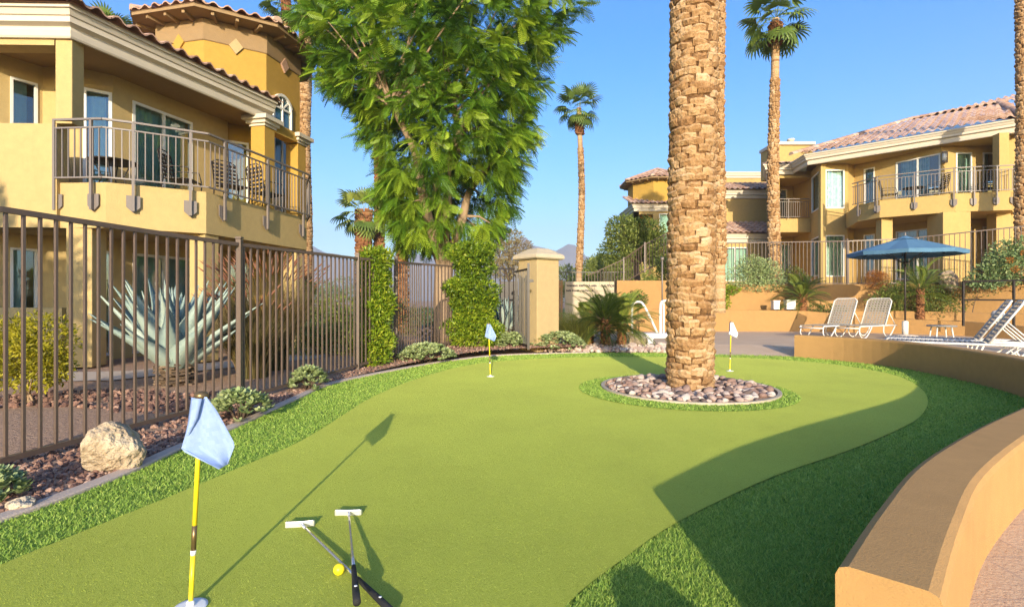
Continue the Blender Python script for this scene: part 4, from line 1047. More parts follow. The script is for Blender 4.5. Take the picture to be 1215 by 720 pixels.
# upper terrace fence
UP = [(W(790, 18.9), 18.9, 1.68), (W(850, 18.9), 18.9, 1.68), (W(1005, 18.9), 18.9, 1.68), (W(1075, 18.5), 18.5, 1.68), (W(1140, 17.6), 17.6, 1.68), (W(1215, 16.7), 16.7, 1.68), (W(1290, 15.8), 15.8, 1.68)]
fence('metal_fence', 'brown picket fence on the upper terrace in front of the right hand building', UP, [1.50, 1.54, 1.62, 1.66, 1.75, 1.85, 1.9], gap=0.135, posts=[UP[1], UP[2]], pick=0.02)
# stair railing and the lower fence behind the pillar
SR = [(W(697, 21.5), 21.5, 1.45), (W(740, 21.0), 21.0, 1.75), (W(765, 20.5), 20.5, 2.25), (W(800, 20.0), 20.0, 2.75)]
fence('stair_railing', 'sloping brown railing climbing past the tree behind the small palms', SR, [0.72, 1.05, 1.1, 1.1], posts=[SR[1], SR[2]], gap=0.12)
LF = [(W(655, 21.9), 21.9, 0.55), (W(742, 21.7), 21.7, 0.55)]
fence('metal_fence', 'dark low fence on top of the block wall behind the cream pillar', LF, 1.78, mat='metal_dark', gap=0.13)
SW = thing('block_wall', 'pale block wall painted with a caution notice, behind the small palms', 'wall', (W(700, 21.2), 21.2, 0.0))
m = MB(); bw_, bh_ = 0.40, 0.19
for r in range(10):
    z = r * bh_; off = (r % 2) * bw_ / 2; x = -1.02 - off
    while x < 1.0:
        a, b = max(-1.02, x), min(1.02, x + bw_ - 0.008)
        if b - a > 0.03: m.box(((a + b) / 2, 0, z + bh_ / 2), (b - a, 0.2, bh_ - 0.008), 0, tint=rng.random())
        x += bw_
m.box((0, 0.02, 0.94), (2.0, 0.16, 1.88)); m.build('blocks', M['cap_stone'], SW)
def text(s, parent, loc, size, mat, name='lettering', rz=0.0):
    cu = bpy.data.curves.new('t', 'FONT'); cu.body = s; cu.size = size; cu.extrude = 0.002; cu.offset = 0.006
    o = bpy.data.objects.new('t', cu); COL.objects.link(o); bpy.context.view_layer.update()
    me = bpy.data.meshes.new_from_object(o.evaluated_get(bpy.context.evaluated_depsgraph_get())); bpy.data.objects.remove(o)
    me.name = name; me.materials.clear(); me.materials.append(mat); q = bpy.data.objects.new(name, me); COL.objects.link(q); q.parent = parent
    q.location = loc; q.rotation_euler = (rad(90), 0, rz); return q
text('CAUTION', SW, (0.42, -0.106, 1.68), 0.13, M['ink'])
text('WARNING  KEEP POOL AREA', SW, (-0.96, -0.106, 1.70), 0.092, M['ink'])
text('SAFE  PLEASE  CAUTION IS', SW, (-0.98, -0.106, 1.50), 0.092, M['ink'])
# wooden slats either side of the wall
for lab, a, b in (('narrow brown timber slat fence left of the block wall', 661, 668), ('brown timber slat fence right of the block wall', 731, 757)):
    r = thing('timber_fence', lab, 'fence', (W((a + b) / 2, 21.3), 21.3, 0)); x0, x1 = W(a, 21.3) - r.location.x, W(b, 21.3) - r.location.x; m = MB(); k = max(2, int((x1 - x0) / 0.11))
    for i in range(k): m.box((x0 + (x1 - x0) * (i + 0.5) / k, 0, 0.98), (0.085, 0.03, 1.96))
    m.build('slats', M['timber'], r); m = MB(); m.bar((x0, 0.04, 0.4), (x1, 0.04, 0.4), 0.05, 0.08); m.bar((x0, 0.04, 1.7), (x1, 0.04, 1.7), 0.05, 0.08); m.build('crossbar', M['timber'], r)
# handrail on the ramp
hr = thing('handrail', 'dark two bar handrail on the ramp at the right edge behind the loungers', 'railing', (W(1143, 14.6), 14.6, 0.5))
q = (W(1270, 13.0) - hr.location.x, 13.0 - hr.location.y)
for nm, z in (('top_rail', 1.17), ('middle_rail', 0.66)):
    m = MB(); m.bar((0, 0, z), (q[0], q[1], z - (0.0 if nm == 'top_rail' else 0.02)), 0.045, 0.045); m.build(nm, M['metal_dark'], hr)
for k in (0.0, 0.5, 1.0):
    m = MB(); m.box((q[0] * k, q[1] * k, 0.55), (0.045, 0.045, 1.25)); m.build('post', M['metal_dark'], hr)
# ------------------------------------------------------------------ leaf templates
def frond_bipinnate(pairs=11, L=0.50):
    """Jacaranda leaf along +X, drooping at the end: pairs of soft narrow pinnae."""
    V = []; Fc = []; ft = []
    for i in range(pairs):
        x = L * (0.18 + 0.8 * i / (pairs - 1)); z = -0.55 * (x / L) ** 2 * L
        l = 0.105 * math.sin(math.pi * (0.22 + 0.72 * i / (pairs - 1))) ** 0.7 + 0.02; w = 0.0150
        for s in (-1, 1):
            b = len(V); dx = l * 0.45; dz = -l * 0.28
            V += [(x - w, 0, z), (x + w * 0.6, 0, z), (x + dx + w * 0.7, s * l * 0.86, z + dz), (x + dx - w * 0.7, s * l * 0.9, z + dz)]
            Fc.append((b, b + 1, b + 2, b + 3) if s > 0 else (b + 3, b + 2, b + 1, b)); ft.append(0.06 * (i / pairs) + (0.03 if s > 0 else -0.03))
    return np.array(V), np.array(Fc), np.array(ft)
def leaf_quad(l=1.0, w=0.5, fold=0.12):
    V = np.array([(0, 0, 0), (l * 0.5, -w / 2, fold * w), (l, 0, -0.05 * l), (l * 0.5, w / 2, fold * w)])
    return V, np.array([(0, 1, 2, 3)])
LQV, LQF = leaf_quad()
JV, JF, JT = frond_bipinnate()
def grow_limbs(mb, base, targets, r0, spread=0.5):
    """Limbs from base to targets with a bend."""
    for t, r in targets:
        b = Vector(base); t = Vector(t); m1 = b.lerp(t, 0.35) + Vector((rng.uniform(-.2, .2), rng.uniform(-.2, .2), 0.25)) * spread; m2 = b.lerp(t, 0.7) + Vector((rng.uniform(-.2, .2), rng.uniform(-.2, .2), 0.15)) * spread
        pts = spline([b, m1, m2, t], 4); k = len(pts)
        mb.tube(pts, [r + (r * 0.28 - r) * i / (k - 1) for i in range(k)], 8)
# ------------------------------------------------------------------ the big feathery tree
def jacaranda():
    Y0 = 14.0; cx = W(526, Y0)
    root = thing('jacaranda_tree', 'big feathery green tree with pale forked trunk, behind the second clipped shrub', 'tree', (cx, Y0, 0.1))
    tr = MB(); b = (0, 0, 0)
    fork = Vector((0.02, 0, 1.95))
    tr.tube([(0.05, 0, -0.1), (0.0, 0, 0.35), (-0.03, 0, 1.1), fork], [0.36, 0.27, 0.24, 0.25], 12)
    limbs = [((-1.05, -1.45, 5.7), 0.15), ((-0.5, 0.2, 5.6), 0.15), ((1.15, 0.2, 4.6), 0.15), ((0.2, 0.5, 6.6), 0.16), ((-1.3, 0.6, 4.0), 0.10), ((0.3, -1.0, 4.8), 0.12)]
    ends = []
    for t, r in limbs:
        pts = spline([fork - Vector((0, 0, 0.2)), fork.lerp(Vector(t), 0.4) + Vector((0, 0, 0.1)), fork.lerp(Vector(t), 0.75) + Vector((rng.uniform(-.2, .2), rng.uniform(-.2, .2), 0)), t], 5); k = len(pts)
        tr.tube(pts, [r * (1 - 0.55 * i / (k - 1)) for i in range(k)], 9); ends.append((Vector(t), r * 0.45, pts))
    # crown outline measured from the photograph: half widths against height
    hz = [2.3, 3.0, 4.0, 4.8, 5.6, 6.6, 7.6, 8.6, 9.6, 10.6, 11.3]
    xl = [-0.9, -1.7, -2.0, -2.3, -2.6, -3.5, -4.05, -4.1, -3.6, -2.4, -0.8]
    xr = [0.8, 1.8, 2.3, 2.75, 2.95, 3.0, 3.4, 3.75, 3.4, 2.2, 0.8]
    clumps = []
    tries = 0
    while len(clumps) < 960 and tries < 60000:
        tries += 1
        z = rng.uniform(2.5, 11.2); l, r_ = np.interp(z, hz, xl), np.interp(z, hz, xr); c = (l + r_) / 2; h = (r_ - l) / 2; d = h * 0.85
        a = rng.uniform(0, 2 * math.pi); q = math.sqrt(rng.random()) if rng.random() < 0.35 else rng.uniform(0.78, 1.0)
        lump = 0.86 + 0.14 * math.sin(3 * a + z * 1.7) * math.sin(z * 2.3 + a)
        p = Vector((c + h * q * lump * math.cos(a), d * q * lump * math.sin(a), z))
        if p.y > 0.8 and rng.random() < 0.4: continue
        if p.y < -0.5 and 2.7 < p.z < 5.5 and abs(p.x - (0.05 - 1.05 * (p.z - 2.0) / 3.7)) < 0.22: continue
        if abs(p.x - 0.75) < 0.5 and abs(z - 3.7) < 0.6 and p.y < 0.6: continue
        if any((p - o).length_squared < 0.125 for o in clumps): continue
        clumps.append(p)
    # sub limbs reach about a fifth of the clumps
    for p in clumps[::8]:
        e = min(ends, key=lambda e: (e[0] - p).length); s = Vector(min(e[2][6:], key=lambda q_: (Vector(q_) - p).length))
        if (s - p).length > 3.4: continue
        m = s.lerp(p, 0.5) + Vector((rng.uniform(-.15, .15), rng.uniform(-.15, .15), 0.1)); tr.tube([s, m, p], [0.045, 0.03, 0.012], 5, cap=False)
    tr.build('trunk', M['bark_pale'], root)
    pos = []; dirs = []; sc = []; tint = []
    for p in clumps:
        out = Vector((p.x, p.y, (p.z - 6) * 0.35)); out = out.normalized() if out.length > 0.1 else Vector((0, 0, 1)); base = min(0.9, max(0.1, rng.gauss(0.56, 0.22)))
        k = rng.randint(15, 20); ph = rng.uniform(0, 6)
        for i in range(k):
            a = ph + i * 2.39996; v = Vector((math.cos(a), math.sin(a), rng.uniform(-0.95, 0.55))) + out * 0.7
            pos.append((p + Vector((rng.gauss(0, .05), rng.gauss(0, .05), rng.gauss(0, .06))))[:]); dirs.append(v[:]); sc.append(rng.uniform(0.6, 1.0)); tint.append(base + rng.gauss(0, 0.1))
    pos, dirs = np.array(pos), np.array(dirs); n = len(pos)
    V, Fc, T = scatter(JV, JF, pos, rots(dirs, nr.normal(0, 0.6, n)), np.array(sc)[:, None], np.array(tint), JT)
    mesh_np('crown', V, Fc, np.clip(T, 0, 1), M['jacaranda'], root)
jacaranda()

# ------------------------------------------------------------------ leafy shrubs and trees
def leaf_mass(name, blobs, n, size, mat, parent, aspect=0.5, shell=0.55, up=0.25, tmean=0.5, tdev=0.2, flat=0.0):
    """Leaves spread through ellipsoid blobs (x, y, z, rx, ry, rz), thicker towards the skin, with uneven edges."""
    vol = np.array([b[3] * b[4] * b[5] for b in blobs]) ** 0.75; cnt = (n * vol / vol.sum()).astype(int); P = []; D = []; TT = []
    for b, k in zip(blobs, cnt):
        d = unit_sphere(k); r = np.where(nr.random(k) < shell, nr.uniform(0.8, 1.05, k), nr.random(k) ** 0.4)
        lump = 1 + 0.14 * np.sin(d @ np.array([5.1, 2.2, 3.3]) + b[0] * 7) * np.sin(d @ np.array([-2.7, 4.9, 4.1]) + b[2] * 5) + 0.07 * np.sin(d @ np.array([11, 7, -9.]))
        q = d * (r * lump)[:, None]
        P.append(np.array(b[:3]) + q * np.array(b[3:6])); D.append(d + np.array([0, 0, up])); 
        TT.append(tmean + 0.12 * np.sin(q @ np.array([4.1, 3.7, 5.3]) + b[1] * 3) + rng.gauss(0, 0.08) * np.ones(k))
    P, D, TT = np.vstack(P), np.vstack(D), np.concatenate(TT); k = len(P)
    D = D + nr.normal(0, 0.75, (k, 3)); s = size * nr.uniform(0.65, 1.3, k)
    TV = LQV * np.array([1, aspect * 2, 1])
    V, Fc, T = scatter(TV, LQF, P, rots(D, nr.uniform(-1.2, 1.2, k)), s[:, None], np.clip(TT + nr.normal(0, tdev, k), 0, 1))
    return mesh_np(name, V, Fc, T, mat, parent)
def stems(parent, tips, mat, r=0.02, base=(0, 0, 0), name='stem'):
    mb = MB()
    for t in tips:
        b = Vector(base) + Vector((rng.gauss(0, 0.04), rng.gauss(0, 0.04), 0)); t = Vector(t)
        mb.tube(spline([b, b.lerp(t, 0.5) + Vector((rng.gauss(0, .05), rng.gauss(0, .05), 0.05)), t], 4), [r, r * 0.9, r * 0.8, r * 0.7, r * 0.6, r * 0.5, r * 0.4, r * 0.35, r * 0.3], 6)
    return mb.build(name, M[mat], parent)
def shrub(name, label, loc, blobs, n, size, mat, cat='shrub', smat='bark_dark', group=None, aspect=0.5, tmean=0.5, up=0.25, r=0.018, shell=0.55, leafname='foliage'):
    t = thing(name, label, cat, loc, group=group)
    leaf_mass(leafname, blobs, n, size, M[mat], t, aspect, tmean=tmean, up=up, shell=shell)
    stems(t, [(b[0] * 0.8, b[1] * 0.8, b[2]) for b in blobs[:7]], smat, r); return t
def tree(name, label, loc, blobs, n, size, mat, trunk_r, trunk_top, cat='tree', smat='bark_dark', tmean=0.5, aspect=0.5, group=None):
    t = thing(name, label, cat, loc, group=group); mb = MB(); tt = Vector(trunk_top)
    mb.tube(spline([(0, 0, -0.1), (tt.x * 0.3 + 0.05, tt.y * 0.3, tt.z * 0.5), tt], 4), [trunk_r * (1 - 0.05 * i) for i in range(9)], 10)
    for b in blobs: grow_limbs(mb, tt, [((b[0], b[1], b[2] + b[5] * 0.3), trunk_r * 0.5)], trunk_r, 0.5)
    mb.build('trunk', M[smat], t); leaf_mass('crown', blobs, n, size, M[mat], t, aspect, tmean=tmean); return t
# clipped columns on the fence
def column_blobs(w, h, k):
    out = []
    for i in range(k):
        z = h * (0.10 + 0.86 * i / (k - 1)); ww = w * (0.44 + 0.10 * math.sin(i * 2.1) - 0.10 * (i / (k - 1)) ** 2)
        for _ in range(3):
            a = rng.uniform(0, 6.28); out.append((ww * 0.8 * math.cos(a), ww * 0.75 * math.sin(a), z + rng.uniform(-.1, .1), ww * rng.uniform(0.22, 0.42), ww * 0.35, h / k * rng.uniform(0.35, 0.7)))
        out.append((rng.uniform(-.05, .05) * w, rng.uniform(-.05, .05) * w, z, ww, ww * 0.9, h / k * 0.95))
    for _ in range(5): out.append((rng.uniform(-.3, .3) * w, rng.uniform(-.2, .2) * w, h * rng.uniform(0.97, 1.04), w * 0.12, w * 0.12, h * 0.05))
    return out
shrub('clipped_shrub', 'narrow upright clipped green shrub column growing through the fence at the kerb', (-2.32, 8.85, 0.03), column_blobs(0.62, 1.86, 8), 15000, 0.068, 'ficus', smat='bark_pale', aspect=0.42, tmean=0.46, r=0.025)
shrub('clipped_shrub', 'wider upright clipped green shrub column beside the pillar, behind the small middle flag', (-0.86, 11.55, 0.08), column_blobs(1.18, 2.18, 8), 27000, 0.078, 'ficus', smat='bark_pale', aspect=0.42, tmean=0.38, r=0.03)
# yellow-green bush at the far left behind the fence
shrub('yellow_bush', 'yellow green leafy bush behind the fence at the far left', (W(34, 5.9), 5.9, -0.03), [(-0.25, 0, 0.55, 0.36, 0.3, 0.3), (0.12, 0.05, 0.72, 0.3, 0.3, 0.28), (0.0, 0, 0.42, 0.42, 0.34, 0.25), (-0.3, 0.1, 0.82, 0.25, 0.25, 0.18), (0.27, -0.05, 0.45, 0.18, 0.2, 0.22)], 5200, 0.062, 'lime', smat='bark_pale', aspect=0.4, r=0.014, shell=0.4)
# low succulents along the kerb
def succulent(label, loc, r, h, n, mat='sage', size=0.05, group='succulents along the kerb'):
    t = thing('succulent_plant', label, 'plant', loc, group=None)
    P = []; D = []; Tn = []
    for _ in range(n):
        a = rng.uniform(0, 6.28); q = math.sqrt(rng.random()); x, y = r * q * math.cos(a), r * q * math.sin(a); z = h * (1 - q ** 2) ** 0.5 * rng.uniform(0.75, 1.0) + 0.02
        ph = rng.uniform(0, 6); tb = rng.gauss(0.55, 0.16)
        for k in range(9):
            b = ph + k * 2.4; el = 0.15 + 0.09 * k
            P.append((x + 0.01 * math.cos(b), y + 0.01 * math.sin(b), z)); D.append((math.cos(b) * math.cos(el) + 0.4 * x / r, math.sin(b) * math.cos(el) + 0.4 * y / r, math.sin(el))); Tn.append(tb + 0.03 * k + rng.gauss(0, .05))
    k = len(P); TV = np.array([(0, -0.12, 0), (0.55, -0.36, 0.05), (1, -0.16, 0.12), (1, 0.16, 0.12), (0.55, 0.36, 0.05), (0, 0.12, 0), (0.5, 0, -0.08)]); TF = np.array([(0, 1, 4, 5), (1, 2, 3, 4), (0, 5, 6, 6), (5, 4, 6, 6), (0, 6, 1, 1)][:2])
    V, Fc, T = scatter(TV, TF, np.array(P), rots(np.array(D)), nr.uniform(0.7, 1.25, k)[:, None] * size, np.clip(Tn, 0, 1))
    mesh_np('leaves', V, Fc, T, M[mat], t)
    mb = MB()
    for _ in range(9):
        a = rng.uniform(0, 6.28); mb.tube([(0.02 * math.cos(a), 0.02 * math.sin(a), -0.03), (r * 0.4 * math.cos(a), r * 0.4 * math.sin(a), h * 0.5), (r * 0.7 * math.cos(a), r * 0.7 * math.sin(a), h * 0.65)], [0.014, 0.011, 0.008], 5)
    mb.build('stem', M['bark_dark'], t); return t
gx_, gy_ = G(284, 499); succulent('low grey green succulent beside the kerb, just behind the near golf flag', (gx_ - 0.02, gy_ + 0.05, 0.0), 0.27, 0.27, 150)
gx_, gy_ = G(366, 462); succulent('low grey green succulent at the kerb under the fence, farther back than its twin', (gx_, gy_, 0.0), 0.23, 0.27, 120)
gx_, gy_ = G(4, 598); succulent('low dark green succulent at the left edge of the gravel bed near the boulder', (gx_ - 0.12, gy_ + 0.03, 0.0), 0.17, 0.15, 80, size=0.042)
gx_, gy_ = G(505, 431); succulent('spreading silvery ground cover between the two clipped shrub columns', (gx_, gy_ + 0.15, 0.02), 0.52, 0.30, 280, size=0.055)
gx_, gy_ = G(470, 432); succulent('small silvery ground cover at the foot of the narrow clipped shrub', (gx_ + 0.22, gy_ + 0.05, 0.02), 0.25, 0.2, 90, size=0.05)
gx_, gy_ = G(606, 418); succulent('spreading silvery ground cover in front of the open gate', (gx_, gy_ + 0.1, 0.05), 0.42, 0.36, 220, size=0.055)
gx_, gy_ = G(662, 417); succulent('spreading silvery ground cover at the foot of the cream pillar', (gx_, gy_ + 0.1, 0.05), 0.62, 0.36, 320, size=0.055)

# agaves
def agave(label, loc, n, L, wid, rz=0):
    t = thing('agave_plant', label, 'plant', loc, rz); mb = MB()
    for i in range(n):
        k = i / (n - 1); el = rad(36 + 51 * k ** 0.9) + rng.gauss(0, 0.05); a = i * 2.39996 + rng.gauss(0, 0.1); l = L * (0.78 + 0.32 * math.sin(math.pi * min(1, k * 1.1 + 0.1))) * rng.uniform(0.9, 1.08)
        d = Vector((math.cos(a), math.sin(a), 0)); sdv = Vector((-math.sin(a), math.cos(a), 0)); vs = []; S_ = 12; bend = rng.uniform(-0.09, 0.07) * (1 - k)
        for j in range(S_ + 1):
            u = j / S_; e = el + bend * (u - 0.5) * 2 * (1 if el < 0.9 else 0.5); r = l * u
            p = d * (0.07 + r * math.cos(e)) + Vector((0, 0, 0.20 + r * math.sin(e) + 0.1 * k)); w = wid * (0.70 + 0.42 * math.sin(math.pi * min(1, u * 1.25 + 0.1))) * max(0.0, 1 - u ** 2.0) ** 1.15 + 0.002
            up_ = Vector((0, 0, 1)) * math.cos(e) - d * math.sin(e); cup = 0.35 * w
            vs += [p + sdv * w + up_ * cup, p + up_ * (-0.02 * (1 - u)), p - sdv * w + up_ * cup, p - up_ * (0.05 * (1 - u) + 0.012)]
        fs = []
        for j in range(S_):
            b, c = j * 4, j * 4 + 4; fs += [(b, b + 1, c + 1, c), (b + 1, b + 2, c + 2, c + 1), (b + 2, b + 3, c + 3, c + 2), (b + 3, b, c, c + 3)]
        tint = min(1, max(0, rng.gauss(0.62, 0.16))); mb.add(vs, fs, tint, smooth=True)
        for j in range(1, S_ * 2):     # teeth along both margins
            u = j / (S_ * 2); q = int(u * S_); f_ = u * S_ - q
            for s_ in (0, 2):
                p = Vector(vs[q * 4 + s_]).lerp(Vector(vs[min(S_, q + 1) * 4 + s_]), f_); o = sdv * (0.010 if s_ == 0 else -0.010); tg = (Vector(vs[min(S_, q + 1) * 4 + s_]) - Vector(vs[q * 4 + s_])).normalized() * 0.006
                mb.add([p - tg, p + tg, p + o + Vector((0, 0, 0.003))], [(0, 1, 2)], 0.7)
    mb.build('leaves', M['agave'], t)
    st = MB()
    for i in range(60):
        a = i * 2.4; z = 0.02 + 0.34 * i / 60; st.bar((0.10 * math.cos(a), 0.10 * math.sin(a), z), (0.26 * math.cos(a), 0.26 * math.sin(a), z + rng.uniform(-.04, .06)), 0.09, 0.025, tint=rng.random())
    st.lathe([(0.17, -0.05), (0.16, 0.42)], n=12); st.build('stem', M['agave_stem'], t); return t
agave('huge blue grey agave with long toothed leaves behind the left fence', (W(208, 7.3), 7.3, -0.03), 50, 1.28, 0.20)
agave('smaller blue grey agave behind the short dark fence by the pillar', (W(600, 13.6), 13.6, 0.1), 28, 1.0, 0.10, 0.7)

# grasses
def grass_clump(name, label, loc, n, h, r, mat, plumes=0, w=0.006, lean=0.5, tmean=0.4):
    t = thing(name, label, 'grass clump', loc); a = nr.uniform(0, 6.283, n); q = np.sqrt(nr.random(n)); ln = nr.normal(0.35, 0.25, n).clip(0.02, 1) * lean + 0.25 * q; hh = h * nr.uniform(0.55, 1.0, n)
    S_ = 4; V = np.zeros((n, (S_ + 1) * 2, 3)); dx, dy = np.cos(a), np.sin(a); b = nr.uniform(0, 6.283, n)
    for j in range(S_ + 1):
        u = j / S_; rr = r * 0.35 * q + hh * ln * u ** 1.8; z = hh * (u - 0.45 * ln * u ** 2.2); ww = w * (1 - u * 0.9)
        for s_, sg in ((0, -1), (1, 1)): V[:, j * 2 + s_] = np.stack([dx * rr + sg * ww * np.cos(b), dy * rr + sg * ww * np.sin(b), z], 1)
    f1 = np.array([(2 * j, 2 * j + 1, 2 * j + 3, 2 * j + 2) for j in range(S_)]); Fc = (f1[None] + (np.arange(n) * (S_ + 1) * 2)[:, None, None]).reshape(-1, 4)
    T = np.repeat(np.clip(nr.normal(tmean, 0.2, n), 0, 0.75), S_)
    mesh_np('blades', V.reshape(-1, 3), Fc, T, M[mat], t)
    if plumes:
        m = MB()
        for i in range(plumes):
            aa = rng.uniform(0, 6.28); l = rng.uniform(0.1, 0.5); p0 = Vector((0.2 * r * math.cos(aa), 0.2 * r * math.sin(aa), 0)); d = Vector((math.cos(aa) * l, math.sin(aa) * l, 1)).normalized(); p1 = p0 + d * h * rng.uniform(0.85, 1.1); p2 = p1 + (d + Vector((math.cos(aa) * 0.5, math.sin(aa) * 0.5, -0.1))).normalized() * 0.2
            m.tube([p0, p1], 0.002, 4, cap=False, tint=0.4); m.tube([p1, p1.lerp(p2, 0.4), p2], [0.006, 0.013, 0.002], 5, tint=1.0)
        m.build('plumes', M[mat], t)
    return t
grass_clump('fountain_grass', 'tall reddish fountain grass clump behind the fence, right of the big agave', (W(318, 8.9), 8.9, -0.03), 2600, 1.75, 0.8, 'drygrass', 150, w=0.007, lean=0.4)
grass_clump('fountain_grass', 'second fountain grass clump close behind the fence post', (W(300, 8.0), 8.0, -0.03), 1200, 1.2, 0.6, 'drygrass', 50, w=0.007, lean=0.5, tmean=0.25)
grass_clump('ornamental_grass', 'fine green and gold grass clump beside the cream pillar', (W(684, 12.6), 12.6, 0.03), 1800, 1.05, 0.7, 'greengrass', 0, w=0.006, lean=0.6)

# ------------------------------------------------------------------ palms
def fan_leaf(seg=15, R_=0.62, pet=0.75):
    V = []; Fc = []; ft = []
    V += [(0, -0.012, 0), (0, 0.012, 0), (pet, 0.008, 0.0), (pet, -0.008, 0.0)]; Fc.append((0, 3, 2, 1)); ft.append(0.25)
    for i in range(seg):
        a = rad(-105 + 210 * i / (seg - 1)); l = R_ * (0.75 + 0.25 * math.cos(a * 0.7)); w = 0.042; ca, sa = math.cos(a), math.sin(a); b = len(V)
        for u, zz, ww in ((0.05, 0, 0.3), (0.6, 0.03, 1.0), (0.85, -0.06, 0.7), (1.05, -0.25, 0.06)):
            x, y = pet + l * u * ca, l * u * sa; z = zz * l - 0.10 * abs(math.sin(a)) * l * u
            V += [(x + sa * w * ww, y - ca * w * ww, z), (x - sa * w * ww, y + ca * w * ww, z + 0.012)]
        for k in range(3): Fc.append((b + 2 * k, b + 2 * k + 2, b + 2 * k + 3, b + 2 * k + 1)); ft.append(0.02 * (i % 3) + (0.12 if k == 2 else 0))
    return np.array(V), np.array(Fc), np.array(ft)
def feather_leaf(L=2.2, pairs=26, w=0.016, ll=0.34, droop=0.75):
    V = []; Fc = []; ft = []; pts = []
    for i in range(13):
        u = i / 12; pts.append((L * (u - 0.12 * droop * u ** 3), 0, L * (0.22 * u - droop * 0.55 * u ** 2.2)))
    for i in range(12):
        b = len(V); p, q = pts[i], pts[i + 1]; ww = 0.018 * (1 - i / 13); V += [(p[0], -ww, p[2]), (p[0], ww, p[2]), (q[0], ww * 0.9, q[2]), (q[0], -ww * 0.9, q[2])]; Fc.append((b, b + 1, b + 2, b + 3)); ft.append(0.25)
    for i in range(pairs):
        u = 0.14 + 0.84 * i / (pairs - 1); k = min(11, int(u * 12)); f_ = u * 12 - k; x = pts[k][0] + (pts[k + 1][0] - pts[k][0]) * f_; z = pts[k][2] + (pts[k + 1][2] - pts[k][2]) * f_
        l = ll * (math.sin(math.pi * (0.12 + 0.8 * u)) * 0.85 + 0.15)
        for s_ in (-1, 1):
            b = len(V); e = (x + l * 0.55, s_ * l * 0.78, z + l * 0.12); m_ = (x + l * 0.3, s_ * l * 0.45, z + l * 0.16)
            V += [(x - w * 0.5, 0, z), (x + w * 0.5, 0, z), (m_[0] + w, m_[1], m_[2]), (m_[0] - w, m_[1], m_[2]), (e[0], e[1], e[2] - l * 0.12), (e[0] - 0.002, e[1], e[2] - l * 0.12)]
            Fc += [(b, b + 1, b + 2, b + 3), (b + 3, b + 2, b + 4, b + 5)]; ft += [0.0, 0.06]
    return np.array(V), np.array(Fc), np.array(ft)
FLV, FLF, FLT = fan_leaf()
def crown_fronds(parent, tpl, n, z, scale, mat, el_lo=-55, el_hi=75, r0=0.12, tmean=0.45, name='crown', gauss=0.14):
    TV, TF, TT = tpl; i = np.arange(n); a = i * 2.39996 + nr.normal(0, 0.12, n); el = np.radians(el_hi - (el_hi - el_lo) * (i / max(1, n - 1)) ** 0.9 + nr.normal(0, 6, n))
    D = np.stack([np.cos(a) * np.cos(el), np.sin(a) * np.cos(el), np.sin(el)], 1); P = np.stack([np.cos(a) * r0, np.sin(a) * r0, z - 0.25 * i / n * scale], 1)
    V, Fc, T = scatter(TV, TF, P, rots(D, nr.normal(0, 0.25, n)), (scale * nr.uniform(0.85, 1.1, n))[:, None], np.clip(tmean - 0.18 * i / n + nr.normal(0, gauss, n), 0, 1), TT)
    return mesh_np(name, V, Fc, np.clip(T, 0, 1), M[mat], parent)
def boot_trunk(parent, h, r, row=0.115, n=11, out=0.05, mat='palm_bark', z0=0.0, wob=0.0, rt=None, name='trunk', jit=1.0, seed=5, tm=0.62, shade=0.35):
    """Trunk clad in trimmed leaf bases, row above row."""
    q = random.Random(seed); mb = MB(); rows = int((h - z0) / row); rt = rt or r
    def cen(z): return (wob * math.sin(z * 0.55 + seed), wob * math.sin(z * 0.41 + 2 + seed))
    k = 24
    for e in range(k):
        za, zb = z0 + (h - z0) * e / k, z0 + (h - z0) * (e + 1) / k; pa, pb = cen(za), cen(zb); ra = (r + (rt - r) * za / h) * 0.96; rb = (r + (rt - r) * zb / h) * 0.96
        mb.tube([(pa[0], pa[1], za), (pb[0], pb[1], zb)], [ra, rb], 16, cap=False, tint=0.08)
    for i in range(rows + 1):
        z = z0 + i * row + q.uniform(-.012, .012) * jit; c = cen(z); rr = r + (rt - r) * z / h; ph = i * 0.5 + q.uniform(-.22, .22)
        for j in range(n):
            a = 2 * math.pi * (j + ph) / n + q.uniform(-.07, .07) * jit; hw = math.pi / n * q.uniform(0.84, 1.14); hh = row * q.uniform(0.95, 1.2); dz = q.uniform(-.02, .02) * jit; o = out * q.uniform(0.55, 1.25); tint = min(1, max(0, q.gauss(tm, 0.15))); vs = []; hj = [q.uniform(-0.014, 0.014) * jit for _ in range(4)]
            tl = q.uniform(-.014, .014) * jit
            for zz, ro, kk in ((-0.02, -0.03, 1.0), (0.0, o * 0.35, 0.98), (hh * 0.62, o, 0.95), (hh * 0.95, o * 0.55, 0.9), (hh, -0.04, 0.86)):
                for si, sgn in enumerate((-1, -0.35, 0.35, 1)): th = a + sgn * hw * kk; rad_ = rr + ro - (0.012 if abs(sgn) == 1 else 0); vs.append((c[0] + rad_ * math.cos(th), c[1] + rad_ * math.sin(th), z + dz + zz + tl * sgn + (hj[si] if zz > 0.03 else 0)))
            fs = [(4 * e + f, 4 * e + f + 1, 4 * e + f + 5, 4 * e + f + 4) for e in range(4) for f in range(3)] + [(4 * e, 4 * e + 4, 4 * e + 7, 4 * e + 3) for e in ()]
            for e in range(4): fs += [(4 * e + 3, 4 * e + 7, 4 * e + 4, 4 * e)] if False else []
            fs += [(0, 4, 8, 12, 16), (19, 15, 11, 7, 3)]
            b = len(mb.t); mb.add(vs, fs, tint)
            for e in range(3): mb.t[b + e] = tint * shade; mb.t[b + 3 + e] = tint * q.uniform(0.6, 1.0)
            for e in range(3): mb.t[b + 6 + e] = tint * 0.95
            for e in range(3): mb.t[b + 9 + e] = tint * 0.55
    return mb.build(name, M[mat], parent, recalc=False)
